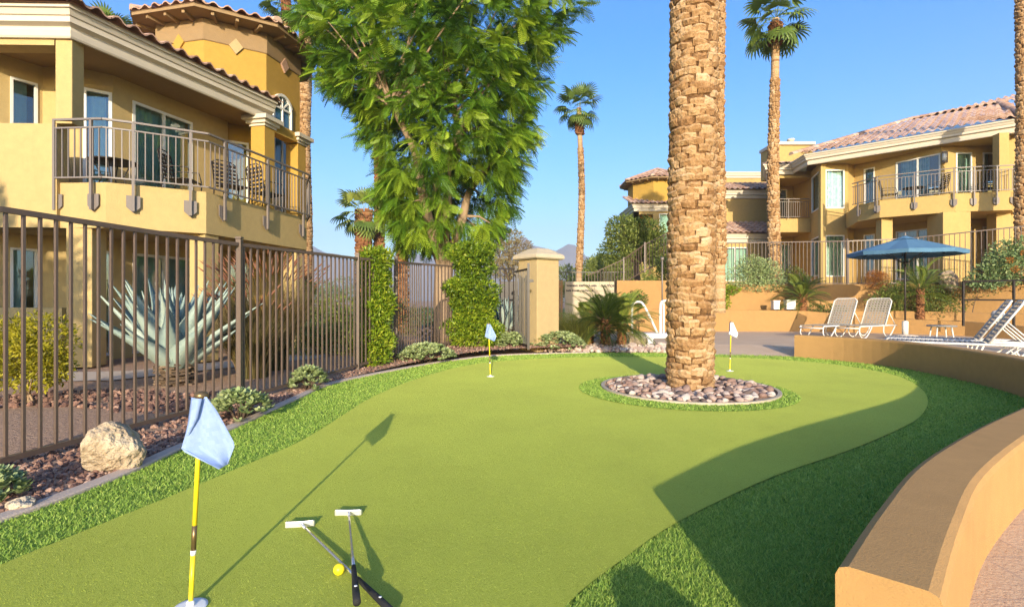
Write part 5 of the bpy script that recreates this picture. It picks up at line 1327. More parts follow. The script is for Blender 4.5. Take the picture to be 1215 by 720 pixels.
DP = thing('date_palm', 'massive date palm trunk of stacked leaf bases standing in the ring of cobbles', 'palm tree', (2.33, 6.75, 0.0))
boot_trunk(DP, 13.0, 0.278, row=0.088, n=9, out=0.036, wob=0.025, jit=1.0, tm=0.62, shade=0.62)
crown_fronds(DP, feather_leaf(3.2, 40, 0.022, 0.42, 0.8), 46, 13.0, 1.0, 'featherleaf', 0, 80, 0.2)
def fan_palm(label, loc, h, r, rt, nf, fs, fibre=(0, 0), bark='palm_bark', *, rowh=0.14, nb=8, out=0.045, crown=True, seed=1, skirt=False, wob=0.06, tm=0.45, boot_from=0.0, boot_to=None):
    t = thing('fan_palm', label, 'palm tree', loc); mb = MB(); k = 14
    boot_to = boot_to or h
    def cen(z): return (wob * math.sin(z * 0.55 + seed), wob * math.sin(z * 0.41 + 2 + seed))
    if boot_from > 0 or boot_to < h:
        mb.tube([(*cen(h * i / k), h * i / k - 0.05) for i in range(k + 1)], [r * 0.9 + (rt - r) * i / k for i in range(k + 1)], 12, tint=0.8)
        rg = MB()
        for i in range(int(h / 0.09)):
            z = i * 0.09; c = cen(z); rr = r * 0.92 + (rt - r) * z / h; mb.tube([(c[0], c[1], z), (c[0], c[1], z + 0.03), (c[0], c[1], z + 0.07)], [rr * 0.99, rr * rng.uniform(1.0, 1.05), rr * 0.99], 12, cap=False, tint=rng.gauss(0.7, 0.12))
        mb.build('trunk', M['palm_bark'], t)
        boot_trunk(t, boot_to, r, rowh, nb, out, 'palm_bark', boot_from, wob, rt, 'leaf_bases', 1.6, seed)
    else:
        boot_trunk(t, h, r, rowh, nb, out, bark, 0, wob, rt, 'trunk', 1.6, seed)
    cx_, cy_ = cen(h)
    if fibre[1] > 0:
        f = boot_trunk(t, fibre[1], rt * 1.25, 0.09, 9, 0.07, 'palm_fibre', fibre[0], wob, rt * 1.35, 'fibre_collar', 2.0, seed)
    if crown:
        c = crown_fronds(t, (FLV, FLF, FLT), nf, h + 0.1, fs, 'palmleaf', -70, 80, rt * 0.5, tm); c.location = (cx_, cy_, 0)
    return t
# thin palm directly behind the date palm, and the others
fan_palm('slim fan palm trunk rising directly behind the massive date palm', (W(851.5, 14.5), 14.5, 0.85), 13.0, 0.19, 0.17, 34, 1.1, (0, 0), rowh=0.12, nb=9, out=0.05, seed=2, wob=0.03, boot_from=1.3)
fan_palm('tall fan palm before the right hand building, its crown cut by the picture top', (W(919, 19.4), 19.4, 1.7), Zv(22, 19.4) - 1.7, 0.20, 0.15, 36, 0.95, (Zv(52, 19.4) - 1.7, Zv(30, 19.4) - 1.7), rowh=0.15, nb=9, out=0.05, seed=3, wob=0.05, boot_to=Zv(95, 19.4) - 1.7)
fan_palm('slender fan palm standing alone in the open sky left of the date palm', (W(688.5, 30), 30, 0), Zv(128, 30), 0.20, 0.15, 34, 1.0, (Zv(160, 30), Zv(138, 30)), rowh=0.17, nb=8, out=0.045, seed=4, wob=0.09, boot_from=2.9, boot_to=Zv(178, 30))
fan_palm('tall fan palm behind the yellow building, left of the feathery tree', (W(361.5, 32), 32, 0), 21, 0.40, 0.36, 34, 1.0, (0, 0), rowh=0.15, nb=8, out=0.05, seed=5, wob=0.05)
fan_palm('distant fan palm whose red fibrous crown shows above the tower roof', (W(338, 27), 27, 0), Zv(4, 27), 0.2, 0.15, 34, 1.0, (Zv(26, 27), Zv(0, 27)), rowh=0.17, nb=8, out=0.045, seed=6, boot_from=1)
fan_palm('distant fan palm whose green top peeps over the roof edge at the upper left', (W(130, 26), 26, 0), Zv(42, 26), 0.2, 0.15, 34, 1.0, (0, 0), rowh=0.17, nb=8, out=0.045, seed=7)
fan_palm('stout fan palm with a red fibrous trunk rising behind the narrow clipped shrub', (W(432, 38), 38, 0), Zv(252, 38), 0.48, 0.55, 34, 1.45, (0, 0), 'palm_fibre', rowh=0.24, nb=10, out=0.14, seed=8, wob=0.02, tm=0.7)
fan_palm('taller palm trunk close to the right of the stout red fan palm', (W(450, 39), 39, 0), 17.0, 0.36, 0.32, 28, 1.3, (0, 0), 'palm_fibre', rowh=0.26, nb=9, out=0.12, seed=9, wob=0.03)
fan_palm('dark palm trunk in the shade of the feathery tree', (W(478, 18.5), 18.5, 0), 4.6, 0.2, 0.18, 24, 0.7, (0, 0), 'palm_fibre', rowh=0.13, nb=9, out=0.06, seed=10, wob=0.03)
fan_palm('tall palm trunk at the extreme right edge by the tiled eave', (W(1214, 18.2), 18.2, 1.7), 13.0, 0.20, 0.17, 30, 1.0, (0, 0), rowh=0.14, nb=9, out=0.06, seed=12, wob=0.03)
def small_palm(label, loc, h, r, n, L, tm=0.5, lean=0.0, trunks=1):
    t = thing('small_palm', label, 'palm', loc)
    b = boot_trunk(t, h, r, 0.06, 8, 0.03, 'palm_fibre', 0, 0.01, None, 'trunk', 1.8, rng.randint(1, 99))
    crown_fronds(t, feather_leaf(L, 26, 0.011, 0.20, 0.95), n, h + 0.05, 1.0, 'featherleaf', -20, 82, 0.05, tm, gauss=0.12); return t
small_palm('feathery small palm in front of the painted block wall, nearest the white pool rail', (W(738, 12.6), 12.6, 0.03), 0.55, 0.09, 34, 0.95, 0.6)
small_palm('dark feathery small palm in the middle of the clump by the block wall', (W(718, 12.4), 12.4, 0.03), 0.62, 0.10, 38, 0.92, 0.25)
small_palm('paler feathery small palm at the left of the clump by the block wall', (W(699, 13.0), 13.0, 0.03), 0.4, 0.09, 30, 1.0, 0.7)
small_palm('small palm on the planter terrace behind the pair of white loungers', (W(953, 17.6), 17.6, 0.55), 0.72, 0.11, 34, 0.95, 0.55)
small_palm('small palm on the planter terrace directly behind the umbrella pole', (W(1092, 16.8), 16.8, 0.45), 1.05, 0.09, 32, 1.15, 0.5)

# ------------------------------------------------------------------ shrubs and trees behind
shrub('leafy_bush', 'rounded light green bush on the upper terrace, left of the tall palm trunk', (W(893, 18.7), 18.7, 1.66), [(0, -0.2, 0.42, 0.62, 0.45, 0.5), (-0.55, -0.2, 0.3, 0.5, 0.4, 0.42), (0.55, -0.2, 0.3, 0.5, 0.4, 0.4), (-0.2, -0.3, 0.72, 0.45, 0.4, 0.35), (0.3, -0.35, 0.65, 0.4, 0.35, 0.3), (0.0, -0.45, 0.02, 0.9, 0.3, 0.2)], 4600, 0.075, 'sage', tmean=0.62)
shrub('leafy_bush', 'small pale spiky bush between the palm trunk and the terrace fence', (W(942, 18.6), 18.6, 1.66), [(0, 0, 0.35, 0.35, 0.3, 0.32), (0.2, 0, 0.2, 0.35, 0.3, 0.2)], 900, 0.08, 'olive', tmean=0.7)
shrub('orange_bush', 'round rust orange dried bush on the terrace edge left of the umbrella top', (W(1038, 18.1), 18.1, 1.62), [(0, -0.1, 0.20, 0.38, 0.32, 0.30), (-0.12, -0.15, 0.36, 0.25, 0.25, 0.2), (0.15, -0.1, 0.3, 0.25, 0.25, 0.2)], 3200, 0.05, 'rust', aspect=0.25)
bx = thing('flowering_bush', 'big grey green bush with orange flowers at the right edge of the upper terrace', 'shrub', (W(1192, 16.0), 16.0, 1.66))
fb = [(0, 0, 0.45, 0.55, 0.4, 0.5), (-0.45, 0, 0.28, 0.45, 0.4, 0.35), (0.5, 0, 0.5, 0.6, 0.4, 0.55), (0.05, 0, 0.95, 0.42, 0.35, 0.35), (0.55, 0, 1.0, 0.5, 0.35, 0.4), (-0.2, -0.1, 0.65, 0.4, 0.35, 0.35), (-0.6, 0, 0.05, 0.5, 0.4, 0.2)]
leaf_mass('foliage', fb, 4600, 0.095, M['sage'], bx, 0.5, tmean=0.25); stems(bx, [b[:3] for b in fb], 'bark_dark')
for fl_ in [(-0.22, -0.42, 0.68, 0.09, 0.07, 0.07), (-0.10, -0.45, 0.40, 0.10, 0.07, 0.08), (0.3, -0.4, 0.25, 0.07, 0.05, 0.05), (0.15, -0.42, 0.9, 0.05, 0.05, 0.05)]: leaf_mass('flower', [fl_], 70, 0.05, M['rust'], bx, 0.6, tmean=0.8)
shrub('hanging_shrub', 'dense green shrub spilling over the terrace wall behind the umbrella pole', (W(1085, 17.3), 17.3, 0.5), [(-0.9, 0.1, 0.55, 0.55, 0.35, 0.4), (-0.2, 0.1, 0.65, 0.6, 0.35, 0.5), (0.5, 0.1, 0.6, 0.6, 0.35, 0.5), (1.2, 0.05, 0.5, 0.6, 0.3, 0.4), (-0.5, 0.1, 0.95, 0.6, 0.35, 0.25), (0.9, 0.15, 0.9, 0.5, 0.3, 0.25), (0.1, 0.05, 0.25, 0.9, 0.3, 0.3)], 5200, 0.08, 'treegreen', tmean=0.62)
shrub('thin_shrub', 'sparse twiggy shrub against the terrace wall under the flowering bush', (W(1150, 16.4), 16.4, 0.6), [(-0.3, 0.0, 0.6, 0.5, 0.2, 0.35), (0.4, 0.0, 0.85, 0.45, 0.2, 0.2), (-0.8, 0.1, 0.3, 0.4, 0.2, 0.3)], 420, 0.07, 'olive')
shrub('low_shrub', 'low dark green plant on the planter between the small palm and the loungers', (W(978, 17.5), 17.5, 0.6), [(-0.3, 0, 0.28, 0.3, 0.2, 0.13), (0.15, 0, 0.27, 0.4, 0.2, 0.13), (0.5, 0, 0.25, 0.3, 0.2, 0.1)], 700, 0.06, 'bush', tmean=0.25)
shrub('wall_shrub', 'bright green shrub hanging on the tan wall just right of the date palm', (W(853, 17.9), 17.9, 0.8), [(0, 0, 0.35, 0.33, 0.25, 0.4), (0.2, 0, 0.65, 0.35, 0.2, 0.2), (0.05, 0, 0.1, 0.2, 0.2, 0.2), (0.55, 0.2, 0.7, 0.3, 0.12, 0.1)], 1800, 0.08, 'ficus', tmean=0.45)
shrub('round_shrub', 'small round dark green shrub on the stepped stucco block', (4.1, 17.5, 0.9), [(0, 0, 0.22, 0.36, 0.26, 0.26), (0.2, 0, 0.28, 0.25, 0.2, 0.22)], 900, 0.06, 'bush', tmean=0.4)
tree('olive_tree', 'broad leafy tree in front of the round tower, left of the date palm', (W(755, 23), 23, 1.2), [(-0.2, 0, 2.5, 1.2, 0.9, 0.85), (0.7, 0.1, 2.3, 1.1, 0.9, 0.7), (-0.6, 0, 3.1, 0.75, 0.7, 0.55), (1.4, 0.2, 1.9, 0.7, 0.7, 0.6), (-1.0, 0, 2.1, 0.6, 0.6, 0.5), (0.3, -0.2, 3.0, 0.8, 0.7, 0.5)], 11000, 0.14, 'treegreen', 0.17, (0, 0, 1.5), tmean=0.5, aspect=0.4)
shrub('leaning_shrub', 'olive green shrub leaning over the stair railing beside the date palm', (W(790, 19.8), 19.8, 1.0), [(0.0, 0, 1.0, 0.5, 0.4, 0.45), (-0.45, 0, 0.75, 0.4, 0.35, 0.3), (0.3, 0, 1.3, 0.4, 0.4, 0.4), (0.1, 0, 0.5, 0.4, 0.35, 0.35), (-0.1, 0, 1.5, 0.3, 0.3, 0.3)], 3200, 0.10, 'treegreen', tmean=0.55, r=0.03)
tree('brown_tree', 'sparse brownish conifer behind the second clipped shrub and the pillar', (W(604, 62), 62, 0), [(-1.4, 0, 6.6, 2.0, 1.6, 1.1), (0.9, 0, 7.2, 2.0, 1.6, 1.0), (2.0, 0, 5.4, 1.5, 1.4, 1.2), (-2.1, 0, 8.0, 1.4, 1.4, 0.8), (0.0, 0, 8.6, 1.6, 1.4, 0.8), (-0.5, 0, 4.8, 2.0, 1.6, 1.1)], 5200, 0.36, 'brownleaf', 0.28, (0, 0, 3.4), aspect=0.3)
tree('bright_tree', 'bright green fine leaved tree behind the block wall and stair railing', (W(712, 33), 33, 0), [(0.5, 0, 2.6, 1.6, 1.2, 1.2), (-1.0, 0, 2.2, 1.0, 0.9, 0.9), (1.9, 0, 2.4, 1.2, 1.0, 1.1), (0.3, 0, 3.4, 1.0, 0.9, 0.6), (1.6, 0, 3.3, 0.9, 0.8, 0.5)], 9500, 0.19, 'treegreen', 0.16, (0, 0, 1.1), tmean=0.7, aspect=0.32)
tree('pale_tree', 'pale grey green tree far behind the block wall, left of the olive tree', (W(712, 48), 48, 0), [(0, 0, 4.0, 1.6, 1.2, 1.2), (1.6, 0, 3.3, 1.6, 1.2, 1.1), (-1.2, 0, 2.6, 1.2, 1, 1)], 4600, 0.28, 'treegreen', 0.2, (0, 0, 2.2), tmean=0.6, aspect=0.4)
tree('small_tree', 'small olive tree far behind the fence, just left of the slender palm', (W(672, 36), 36, 0), [(0, 0, 2.6, 1.0, 0.9, 0.9), (0.7, 0, 2.0, 0.8, 0.7, 0.7), (-0.8, 0, 1.8, 0.8, 0.7, 0.6)], 3200, 0.2, 'treegreen', 0.12, (0, 0, 1.4), tmean=0.6, aspect=0.3)
shrub('hedge_bush', 'rounded green bush behind the fence between the building corner and the narrow shrub', (W(405, 13.5), 13.5, 0), [(-0.5, 0, 0.55, 0.7, 0.6, 0.55), (0.4, 0.2, 0.5, 0.7, 0.6, 0.5), (0, 0, 0.9, 0.6, 0.5, 0.35)], 5200, 0.075, 'treegreen', tmean=0.7)
shrub('lawn_shrub', 'tall loose green shrub at the corner of the yellow building behind the fence', (W(356, 17.5), 17.5, 0), [(0, 0, 0.7, 0.6, 0.5, 0.6), (0.1, 0, 1.4, 0.45, 0.4, 0.5)], 2000, 0.09, 'ficus', tmean=0.4)
shrub('low_shrub', 'low spreading green shrub behind the fence just past the fountain grass', (W(378, 11.2), 11.2, 0), [(-0.4, 0, 0.3, 0.6, 0.5, 0.32), (0.35, 0.1, 0.28, 0.6, 0.5, 0.3), (0, 0.2, 0.45, 0.5, 0.4, 0.25)], 3600, 0.07, 'treegreen', tmean=0.75)
shrub('low_shrub', 'low olive green shrub behind the fence post left of the narrow clipped shrub', (W(425, 11.8), 11.8, 0.05), [(-0.3, 0, 0.3, 0.5, 0.5, 0.32), (0.3, 0.1, 0.35, 0.5, 0.4, 0.35)], 2600, 0.07, 'treegreen', tmean=0.65)
shrub('lawn_shrub', 'green bush behind the fence under the feathery tree', (W(505, 15.2), 15.2, 0.1), [(0, 0, 0.4, 0.7, 0.5, 0.45), (0.7, 0, 0.35, 0.6, 0.4, 0.35), (-0.7, 0, 0.5, 0.5, 0.4, 0.5)], 2200, 0.08, 'olive', tmean=0.6)
for i, (u, Y, h, lab) in enumerate(((385, 62, 3.2, 'far round tree on the lawn, left one seen through the fence'), (408, 70, 4.0, 'far round tree on the lawn behind the hedge bush'), (455, 66, 3.6, 'far round tree on the lawn behind the dark palm trunk'), (545, 58, 3.0, 'far round tree on the lawn beyond the wider clipped shrub'), (655, 75, 3.8, 'far tree on the lawn directly behind the cream pillar'))):
    tree('lawn_tree', lab, (W(u, Y), Y, 0), [(0, 0, h * 0.65, h * 0.5, h * 0.45, h * 0.4), (h * 0.35, 0, h * 0.5, h * 0.35, h * 0.3, h * 0.3), (-h * 0.35, 0, h * 0.5, h * 0.35, h * 0.3, h * 0.3)], 1300, 0.32, ['treegreen', 'treegreen', 'olive', 'treegreen', 'treegreen'][i], 0.16, (0, 0, h * 0.4), tmean=0.55, aspect=0.3)

# unseen planting added behind the camera to shade the foot of the left building
tree('added_shade_tree', 'unseen dense tree added behind the viewpoint to shade the foot of the left building', (-9.9, -3.0, 0), [(0, 0, 4.7, 1.6, 1.2, 1.5), (-1.2, 0, 4.4, 1.6, 1.2, 1.6), (0.3, 0, 3.4, 1.3, 1.1, 1.4), (-1.5, 0, 2.6, 1.6, 1.2, 1.4), (0.2, 0, 2.0, 1.3, 1.0, 1.3)], 9000, 0.3, 'bush', 0.2, (0, 0, 2.0), aspect=0.5)
shrub('added_shade_shrub', 'unseen tall hedge plant added behind the viewpoint to shade the left building', (-7.8, -3.0, 0), [(0, 0, 4.3, 0.6, 0.5, 0.8), (0, 0, 3.2, 0.7, 0.5, 1.0), (0, 0, 1.9, 0.7, 0.5, 1.0), (0, 0, 0.8, 0.7, 0.5, 0.9)], 4500, 0.22, 'bush', aspect=0.5)
# ------------------------------------------------------------------ golf flags
def golf_flag(label, base, top, cloth, style=0, mirror=1):
    t = thing('golf_flag', label, 'golf flag', (base[0], base[1], 0.012)); L = Vector((top[0] - base[0], top[1] - base[1], 0.78)); D = L.normalized()
    p = MB(); p.tube([D * -0.02, D * 0.195], 0.0085, 12); p.tube([D * 0.305, D * 0.73], 0.0085, 12); p.build('pole', M['yellow_paint'], t)
    c = MB(); c.tube([D * 0.195, D * 0.213], 0.0095, 12); c.build('white_band', M['white_paint'], t)
    c = MB(); c.tube([D * 0.213, D * 0.305], 0.0088, 12); c.build('ferrule', M['bronze'], t)
    k = MB(); k.tube([D * 0.73, D * 0.775], 0.010, 12); k.tube([D * 0.775, D * 0.783, D * 0.796, D * 0.80], [0.02, 0.024, 0.022, 0.012], 14); k.build('pole_cap', M['bronze'], t)
    q = MB(); q.lathe([(0.055, 0.0), (0.057, 0.002), (0.057, 0.005), (0.046, 0.006), (0.02, 0.006)], n=28); q.build('cup_rim', M['white_paint'], t)
    q = MB(); q.lathe([(0.014, 0.0), (0.014, 0.02), (0.010, 0.026), (0.0, 0.026)], n=14); q.build('ferrule_seat', M['white_paint'], t)
    # cloth hanging in a fold: edges measured in metres from the pole top, x across, z down
    Lf = [(-0.020, -0.012), (-0.028, -0.10), (-0.050, -0.20)]; Rt = [(0.025, -0.012), (0.052, -0.062), (0.117, -0.196)]; tip = (0.090, -0.268)
    def lerp(P, u): i = min(len(P) - 2, int(u * (len(P) - 1))); f = u * (len(P) - 1) - i; return (P[i][0] + (P[i + 1][0] - P[i][0]) * f, P[i][1] + (P[i + 1][1] - P[i][1]) * f)
    nx, nz = 14, 20; V = []; Fc = []
    for j in range(nz + 1):
        u = j / nz
        if u <= 0.78: a, b = lerp(Lf, u / 0.78), lerp(Rt, u / 0.78)
        else: w = (u - 0.78) / 0.22; a = (Lf[-1][0] + (tip[0] - Lf[-1][0]) * w, Lf[-1][1] + (tip[1] - Lf[-1][1]) * w); b = (Rt[-1][0] + (tip[0] - Rt[-1][0]) * w, Rt[-1][1] + (tip[1] - Rt[-1][1]) * w)
        for i in range(nx + 1):
            s = i / nx; x = a[0] + (b[0] - a[0]) * s; z = a[1] + (b[1] - a[1]) * s
            y = -0.012 - 0.030 * u * math.sin(s * 4.2 + 0.4 + u * 1.2) - 0.012 * math.sin(s * 9 + u * 3) * u
            V.append((x * mirror, y, z))
    for j in range(nz):
        for i in range(nx): q_ = j * (nx + 1) + i; Fc.append((q_, q_ + 1, q_ + nx + 2, q_ + nx + 1))
    # the hem band folded over on the pole side
    b0 = len(V); H_ = [((-0.022, -0.010), (0.020, -0.014)), ((-0.034, -0.10), (0.004, -0.085)), ((-0.054, -0.200), (-0.046, -0.196))]
    for j in range(9):
        u = j / 8; a, b = lerp([h[0] for h in H_], u), lerp([h[1] for h in H_], u)
        for i in range(4): s = i / 3; V.append(((a[0] + (b[0] - a[0]) * s) * mirror, -0.024 - 0.012 * math.sin(s * 2.6), a[1] + (b[1] - a[1]) * s - 0.001))
    for j in range(8):
        for i in range(3): q_ = b0 + j * 4 + i; Fc.append((q_, q_ + 1, q_ + 5, q_ + 4))
    Vn = np.array(V); top_p = np.array(D * 0.795); Vn = Vn + top_p
    mats = {0: [M['flag']], 1: [M['flag_white']]}[style]
    o = mesh_np('flag_cloth', Vn, np.array(Fc), nr.random(len(Fc)), mats, t, smooth=True)
    so2 = o.modifiers.new('thick', 'SOLIDIFY'); so2.thickness = 0.0015
    # stitched hem
    hm = MB(); edge = [Vn[j * (nx + 1) + nx] for j in range(0, nz + 1)]; hm.tube([tuple(p_) for p_ in edge], 0.0016, 5); hm.tube([tuple(Vn[int(0.78 * nz) * (nx + 1)] + (Vn[nz * (nx + 1)] - Vn[int(0.78 * nz) * (nx + 1)]) * k) for k in (0, 0.5, 1)], 0.0016, 5)
    hm.build('hem', mats[0], o)
    if style == 1:
        s2 = MB(); s2.bar((-0.012 * mirror, -0.03, 0.775), (-0.022 * mirror, -0.05, 0.64), 0.022, 0.006); s2.build('blue_panel', M['flag_blue'], t)
    return t
b1 = G(226, 724); golf_flag('nearest golf flag, pale blue cloth on a yellow pole at the lower left', b1, (b1[0] + 0.04, b1[1] + 0.0), 0)
b2 = G(582, 447.5); golf_flag('small distant golf flag with pale blue cloth, in front of the wider clipped shrub', b2, (b2[0] - 0.03, b2[1]), 0)
b3 = G(866, 441); golf_flag('distant golf flag with white cloth and blue panel, right of the big palm trunk', b3, (b3[0] + 0.02, b3[1]), 0, 1)

# ------------------------------------------------------------------ putters and ball
def putter(label, head, mid, total, h0, h1, yaw):
    t = thing('golf_putter', label, 'putter', (head[0], head[1], 0.012)); d = Vector((mid[0] - head[0], mid[1] - head[1], h1 - h0)).normalized(); s0 = Vector((0, 0, h0))
    hd = MB(); cs, sn = math.cos(yaw), math.sin(yaw)
    prof = [(-0.070, 0.011, 0.029), (-0.063, 0.014, 0.031), (0.0, 0.015, 0.029), (0.063, 0.014, 0.031), (0.070, 0.011, 0.029)]; vs = []
    for x, hy, hz in prof:
        for y, z in ((-hy, 0.001), (hy * 1.6, 0.001), (hy * 1.3, hz * 0.55), (-hy * 0.4, hz), (-hy, hz)): vs.append((x * cs - y * sn, x * sn + y * cs, z))
    fs = [(5 * i + j, 5 * i + (j + 1) % 5, 5 * i + 5 + (j + 1) % 5, 5 * i + 5 + j) for i in range(4) for j in range(5)] + [(0, 1, 2, 3, 4), (24, 23, 22, 21, 20)]
    hd.add(vs, fs); hd.build('putter_head', M['silver_head'], t, bevel=0.002)
    nk = MB(); nk.tube([(0, 0, 0.018), (d * 0.03 + s0)[:], (d * 0.075 + s0)[:]], [0.008, 0.0075, 0.0068], 10); nk.build('hosel', M['silver_head'], t)
    sh = MB(); L0 = total - 0.30; sh.tube([(d * (0.06 + (L0 - 0.06) * k / 6) + s0)[:] for k in range(7)], [0.0048 + 0.0022 * k / 6 for k in range(7)], 10); sh.build('shaft', M['steel'], t)
    g = MB(); g.tube([(d * (L0 + 0.30 * k / 5) + s0)[:] for k in range(6)], [0.0095, 0.0105, 0.0115, 0.0128, 0.0138, 0.014], 12); g.build('grip', M['grip'], t)
    m = MB(); c = d * (L0 + 0.20) + s0; side = Vector((0, 0, 1)); m.tube([(c + side * 0.0125)[:], (c + side * 0.0142)[:]], 0.006, 10); m.build('grip_badge', M['white_paint'], t); return t
putter('left putter, lying diagonally with its black grip under the other putter', (-1.067, 2.632), (-0.628, 2.107), 1.0, 0.016, 0.022, rad(9))
putter('right putter, lying across the other and pointing straight back up the green', (-0.868, 2.775), (-0.648, 2.135), 1.0, 0.018, 0.06, rad(2))
bl = MB()
def ball():
    V, Fc = ico(4); d = np.ones(len(V)); pts = unit_sphere(0) if False else None
    k = 300; i = np.arange(k) + 0.5; ph = np.arccos(1 - 2 * i / k); th = math.pi * (1 + 5 ** 0.5) * i; C = np.stack([np.cos(th) * np.sin(ph), np.sin(th) * np.sin(ph), np.cos(ph)], 1)
    dd = (V @ C.T).max(1); d = 1 - 0.02 * np.clip((dd - 0.9965) / 0.0035, 0, 1)
    return mesh_np('golf_ball', V * d[:, None] * 0.0232, Fc, np.full(len(Fc), .5), M['ball'], smooth=True)
o = ball(); o.location = (-0.718, 2.168, 0.012 + 0.023); tag(o, 'bright yellow golf ball beside the crossed putters', 'golf ball')

# ------------------------------------------------------------------ boulders and rocks
def boulder(label, loc, size, seed, rz=0, sub=4, name='boulder', mat='boulder', t=0.5, group=None, amp=0.14):
    V, Fc = ico(sub); r = np.random.default_rng(seed); Wd_ = rough_stone(V, seed, amp)
    for _ in range(18):
        nn = r.normal(size=3); nn[2] *= 0.6; nn /= np.linalg.norm(nn); h = r.uniform(0.62, 0.9); e = Wd_ @ nn - h; Wd_ = Wd_ - np.outer(np.maximum(e, 0), nn) * 0.9
    for f, a in ((2.5, 0.03), (7, 0.026), (15, 0.022), (32, 0.014)):
        k = r.normal(size=(4, 3)) * f; Wd_ = Wd_ * (1 + a * np.sum(np.sin(V @ k.T + r.uniform(0, 6, 4)), axis=1) / 2)[:, None]
    o = mesh_np(name, Wd_ * np.array(size), Fc, np.clip(r.normal(t, 0.05, len(Fc)), 0, 1), M[mat], smooth=sub == 4)
    o.location = loc; o.rotation_euler = (0, 0, rz); return tag(o, label, 'rock', group)
bx_, by_ = G(128, 560); boulder('big pale tan boulder in the gravel between the kerb and the left fence', (bx_, by_ + 0.06, 0.135), (0.215, 0.20, 0.185), 31, 0.2, sub=5, t=0.5)
bx_, by_ = G(757, 413); boulder('pale tan boulder beside the small palms at the back edge of the turf', (bx_, by_ + 0.15, 0.16), (0.28, 0.24, 0.24), 8, 0.7, t=0.7)
boulder('grey boulder on the upper terrace right of the umbrella', (W(1126, 17.3), 17.3, 1.78), (0.42, 0.3, 0.34), 12, 0.3, t=0.35)
boulder('small pale rock in the gravel at the left edge of the kerb', (*G(26, 605), 0.03), (0.075, 0.06, 0.045), 14, 0.3, 3, t=0.8)
for i in range(16):
    u = [668, 676, 684, 693, 700, 742, 749, 767, 774, 780, 786, 730, 713, 707, 790, 772][i]; Y = [12.2, 12.0, 12.3, 12.0, 12.2, 12.2, 12.0, 12.15, 12.3, 12.1, 12.3, 12.0, 12.1, 12.3, 12.1, 11.95][i]; s = rng.uniform(0.09, 0.17)
    boulder('rounded edging rock in the row along the back edge of the turf', (W(u, Y), Y, s * 0.45), (s, s * 0.8, s * 0.65), 100 + i, rng.uniform(0, 3), 3, 'edging_rock', 'rock', rng.uniform(0.6, 0.95), 'rocks along the back edge')
boulder('unseen rounded boulder added below the view to cast a shadow on the foreground turf', (0.565, 0.72, 0.16), (0.23, 0.2, 0.25), 77, 0.1, t=0.5)  # added out of view, shaped to throw a rounded shadow on the turf

# ------------------------------------------------------------------ umbrella
ux, uy = W(1074, 14.5), 14.5
um = thing('patio_umbrella', 'open blue patio umbrella standing behind the white loungers', 'umbrella', (ux, uy, DECK), rad(11))
zr, za, ra = 2.36, 2.76, 1.36
c = MB(); ns = 8; rings = [(0.03, za), (0.4, za - 0.10), (0.8, za - 0.225), (1.12, za - 0.325), (ra, zr)]
vs = []
for r, z in rings:
    for k in range(32):
        a = 2 * math.pi * k / 32; f = abs(((k / 4) % 1) - 0.5) * 2; rr = r * (0.925 + 0.075 * f ** 1.5); vs.append((rr * math.cos(a), rr * math.sin(a), z - 0.035 * (1 - f) * (r / ra) * (1 if r < ra else 0.3)))
fs = [(i * 32 + k, i * 32 + (k + 1) % 32, (i + 1) * 32 + (k + 1) % 32, (i + 1) * 32 + k) for i in range(4) for k in range(32)]
c.add(vs, fs, smooth=False); b = len(c.v)
vl = [(v[0] * 0.998, v[1] * 0.998, v[2] - 0.10) for v in vs[-32:]]
c.add(vs[-32:] + vl, [(k, (k + 1) % 32, 32 + (k + 1) % 32, 32 + k) for k in range(32)])
cn = c.build('canopy', M['canopy'], um, recalc=False); sm_ = cn.modifiers.new('thick', 'SOLIDIFY'); sm_.thickness = 0.004
v_ = MB(); v_.lathe([(0.30, za - 0.055), (0.15, za + 0.0), (0.02, za + 0.055)], n=8, smooth=False); v_.build('vent', M['canopy'], cn)
fn = MB(); fn.lathe([(0.025, za + 0.05), (0.03, za + 0.08), (0.012, za + 0.1), (0.02, za + 0.13), (0.0, za + 0.15)], n=12); fn.build('finial', M['metal_taupe'], um)
p = MB(); p.tube([(0, 0, 0.0), (0, 0, za + 0.02)], 0.022, 12); p.build('pole', M['metal_dark'], um)
for k in range(8):
    a = 2 * math.pi * k / 8; r = MB(); r.bar((0.04 * math.cos(a), 0.04 * math.sin(a), za - 0.03), (ra * 0.985 * math.cos(a), ra * 0.985 * math.sin(a), zr - 0.012), 0.016, 0.02)
    r.bar((0.04 * math.cos(a), 0.04 * math.sin(a), 2.05), (0.85 * math.cos(a), 0.85 * math.sin(a), za - 0.25), 0.012, 0.014); r.build('rib', M['metal_dark'], um)
p = MB(); p.lathe([(0.05, 2.03), (0.05, 2.1)], n=12); p.build('hub', M['metal_dark'], um)
ub = thing('umbrella_base', 'white sleeve and round base holding the blue umbrella', 'umbrella base', (ux, uy, DECK)); p = MB(); p.lathe([(0.30, 0.0), (0.30, 0.05), (0.12, 0.08)], n=24); p.build('base_plate', M['concrete'], ub)
p = MB(); p.lathe([(0.075, 0.06), (0.075, 0.44), (0.028, 0.46)], n=20); p.build('sleeve', M['white_tube'], ub)

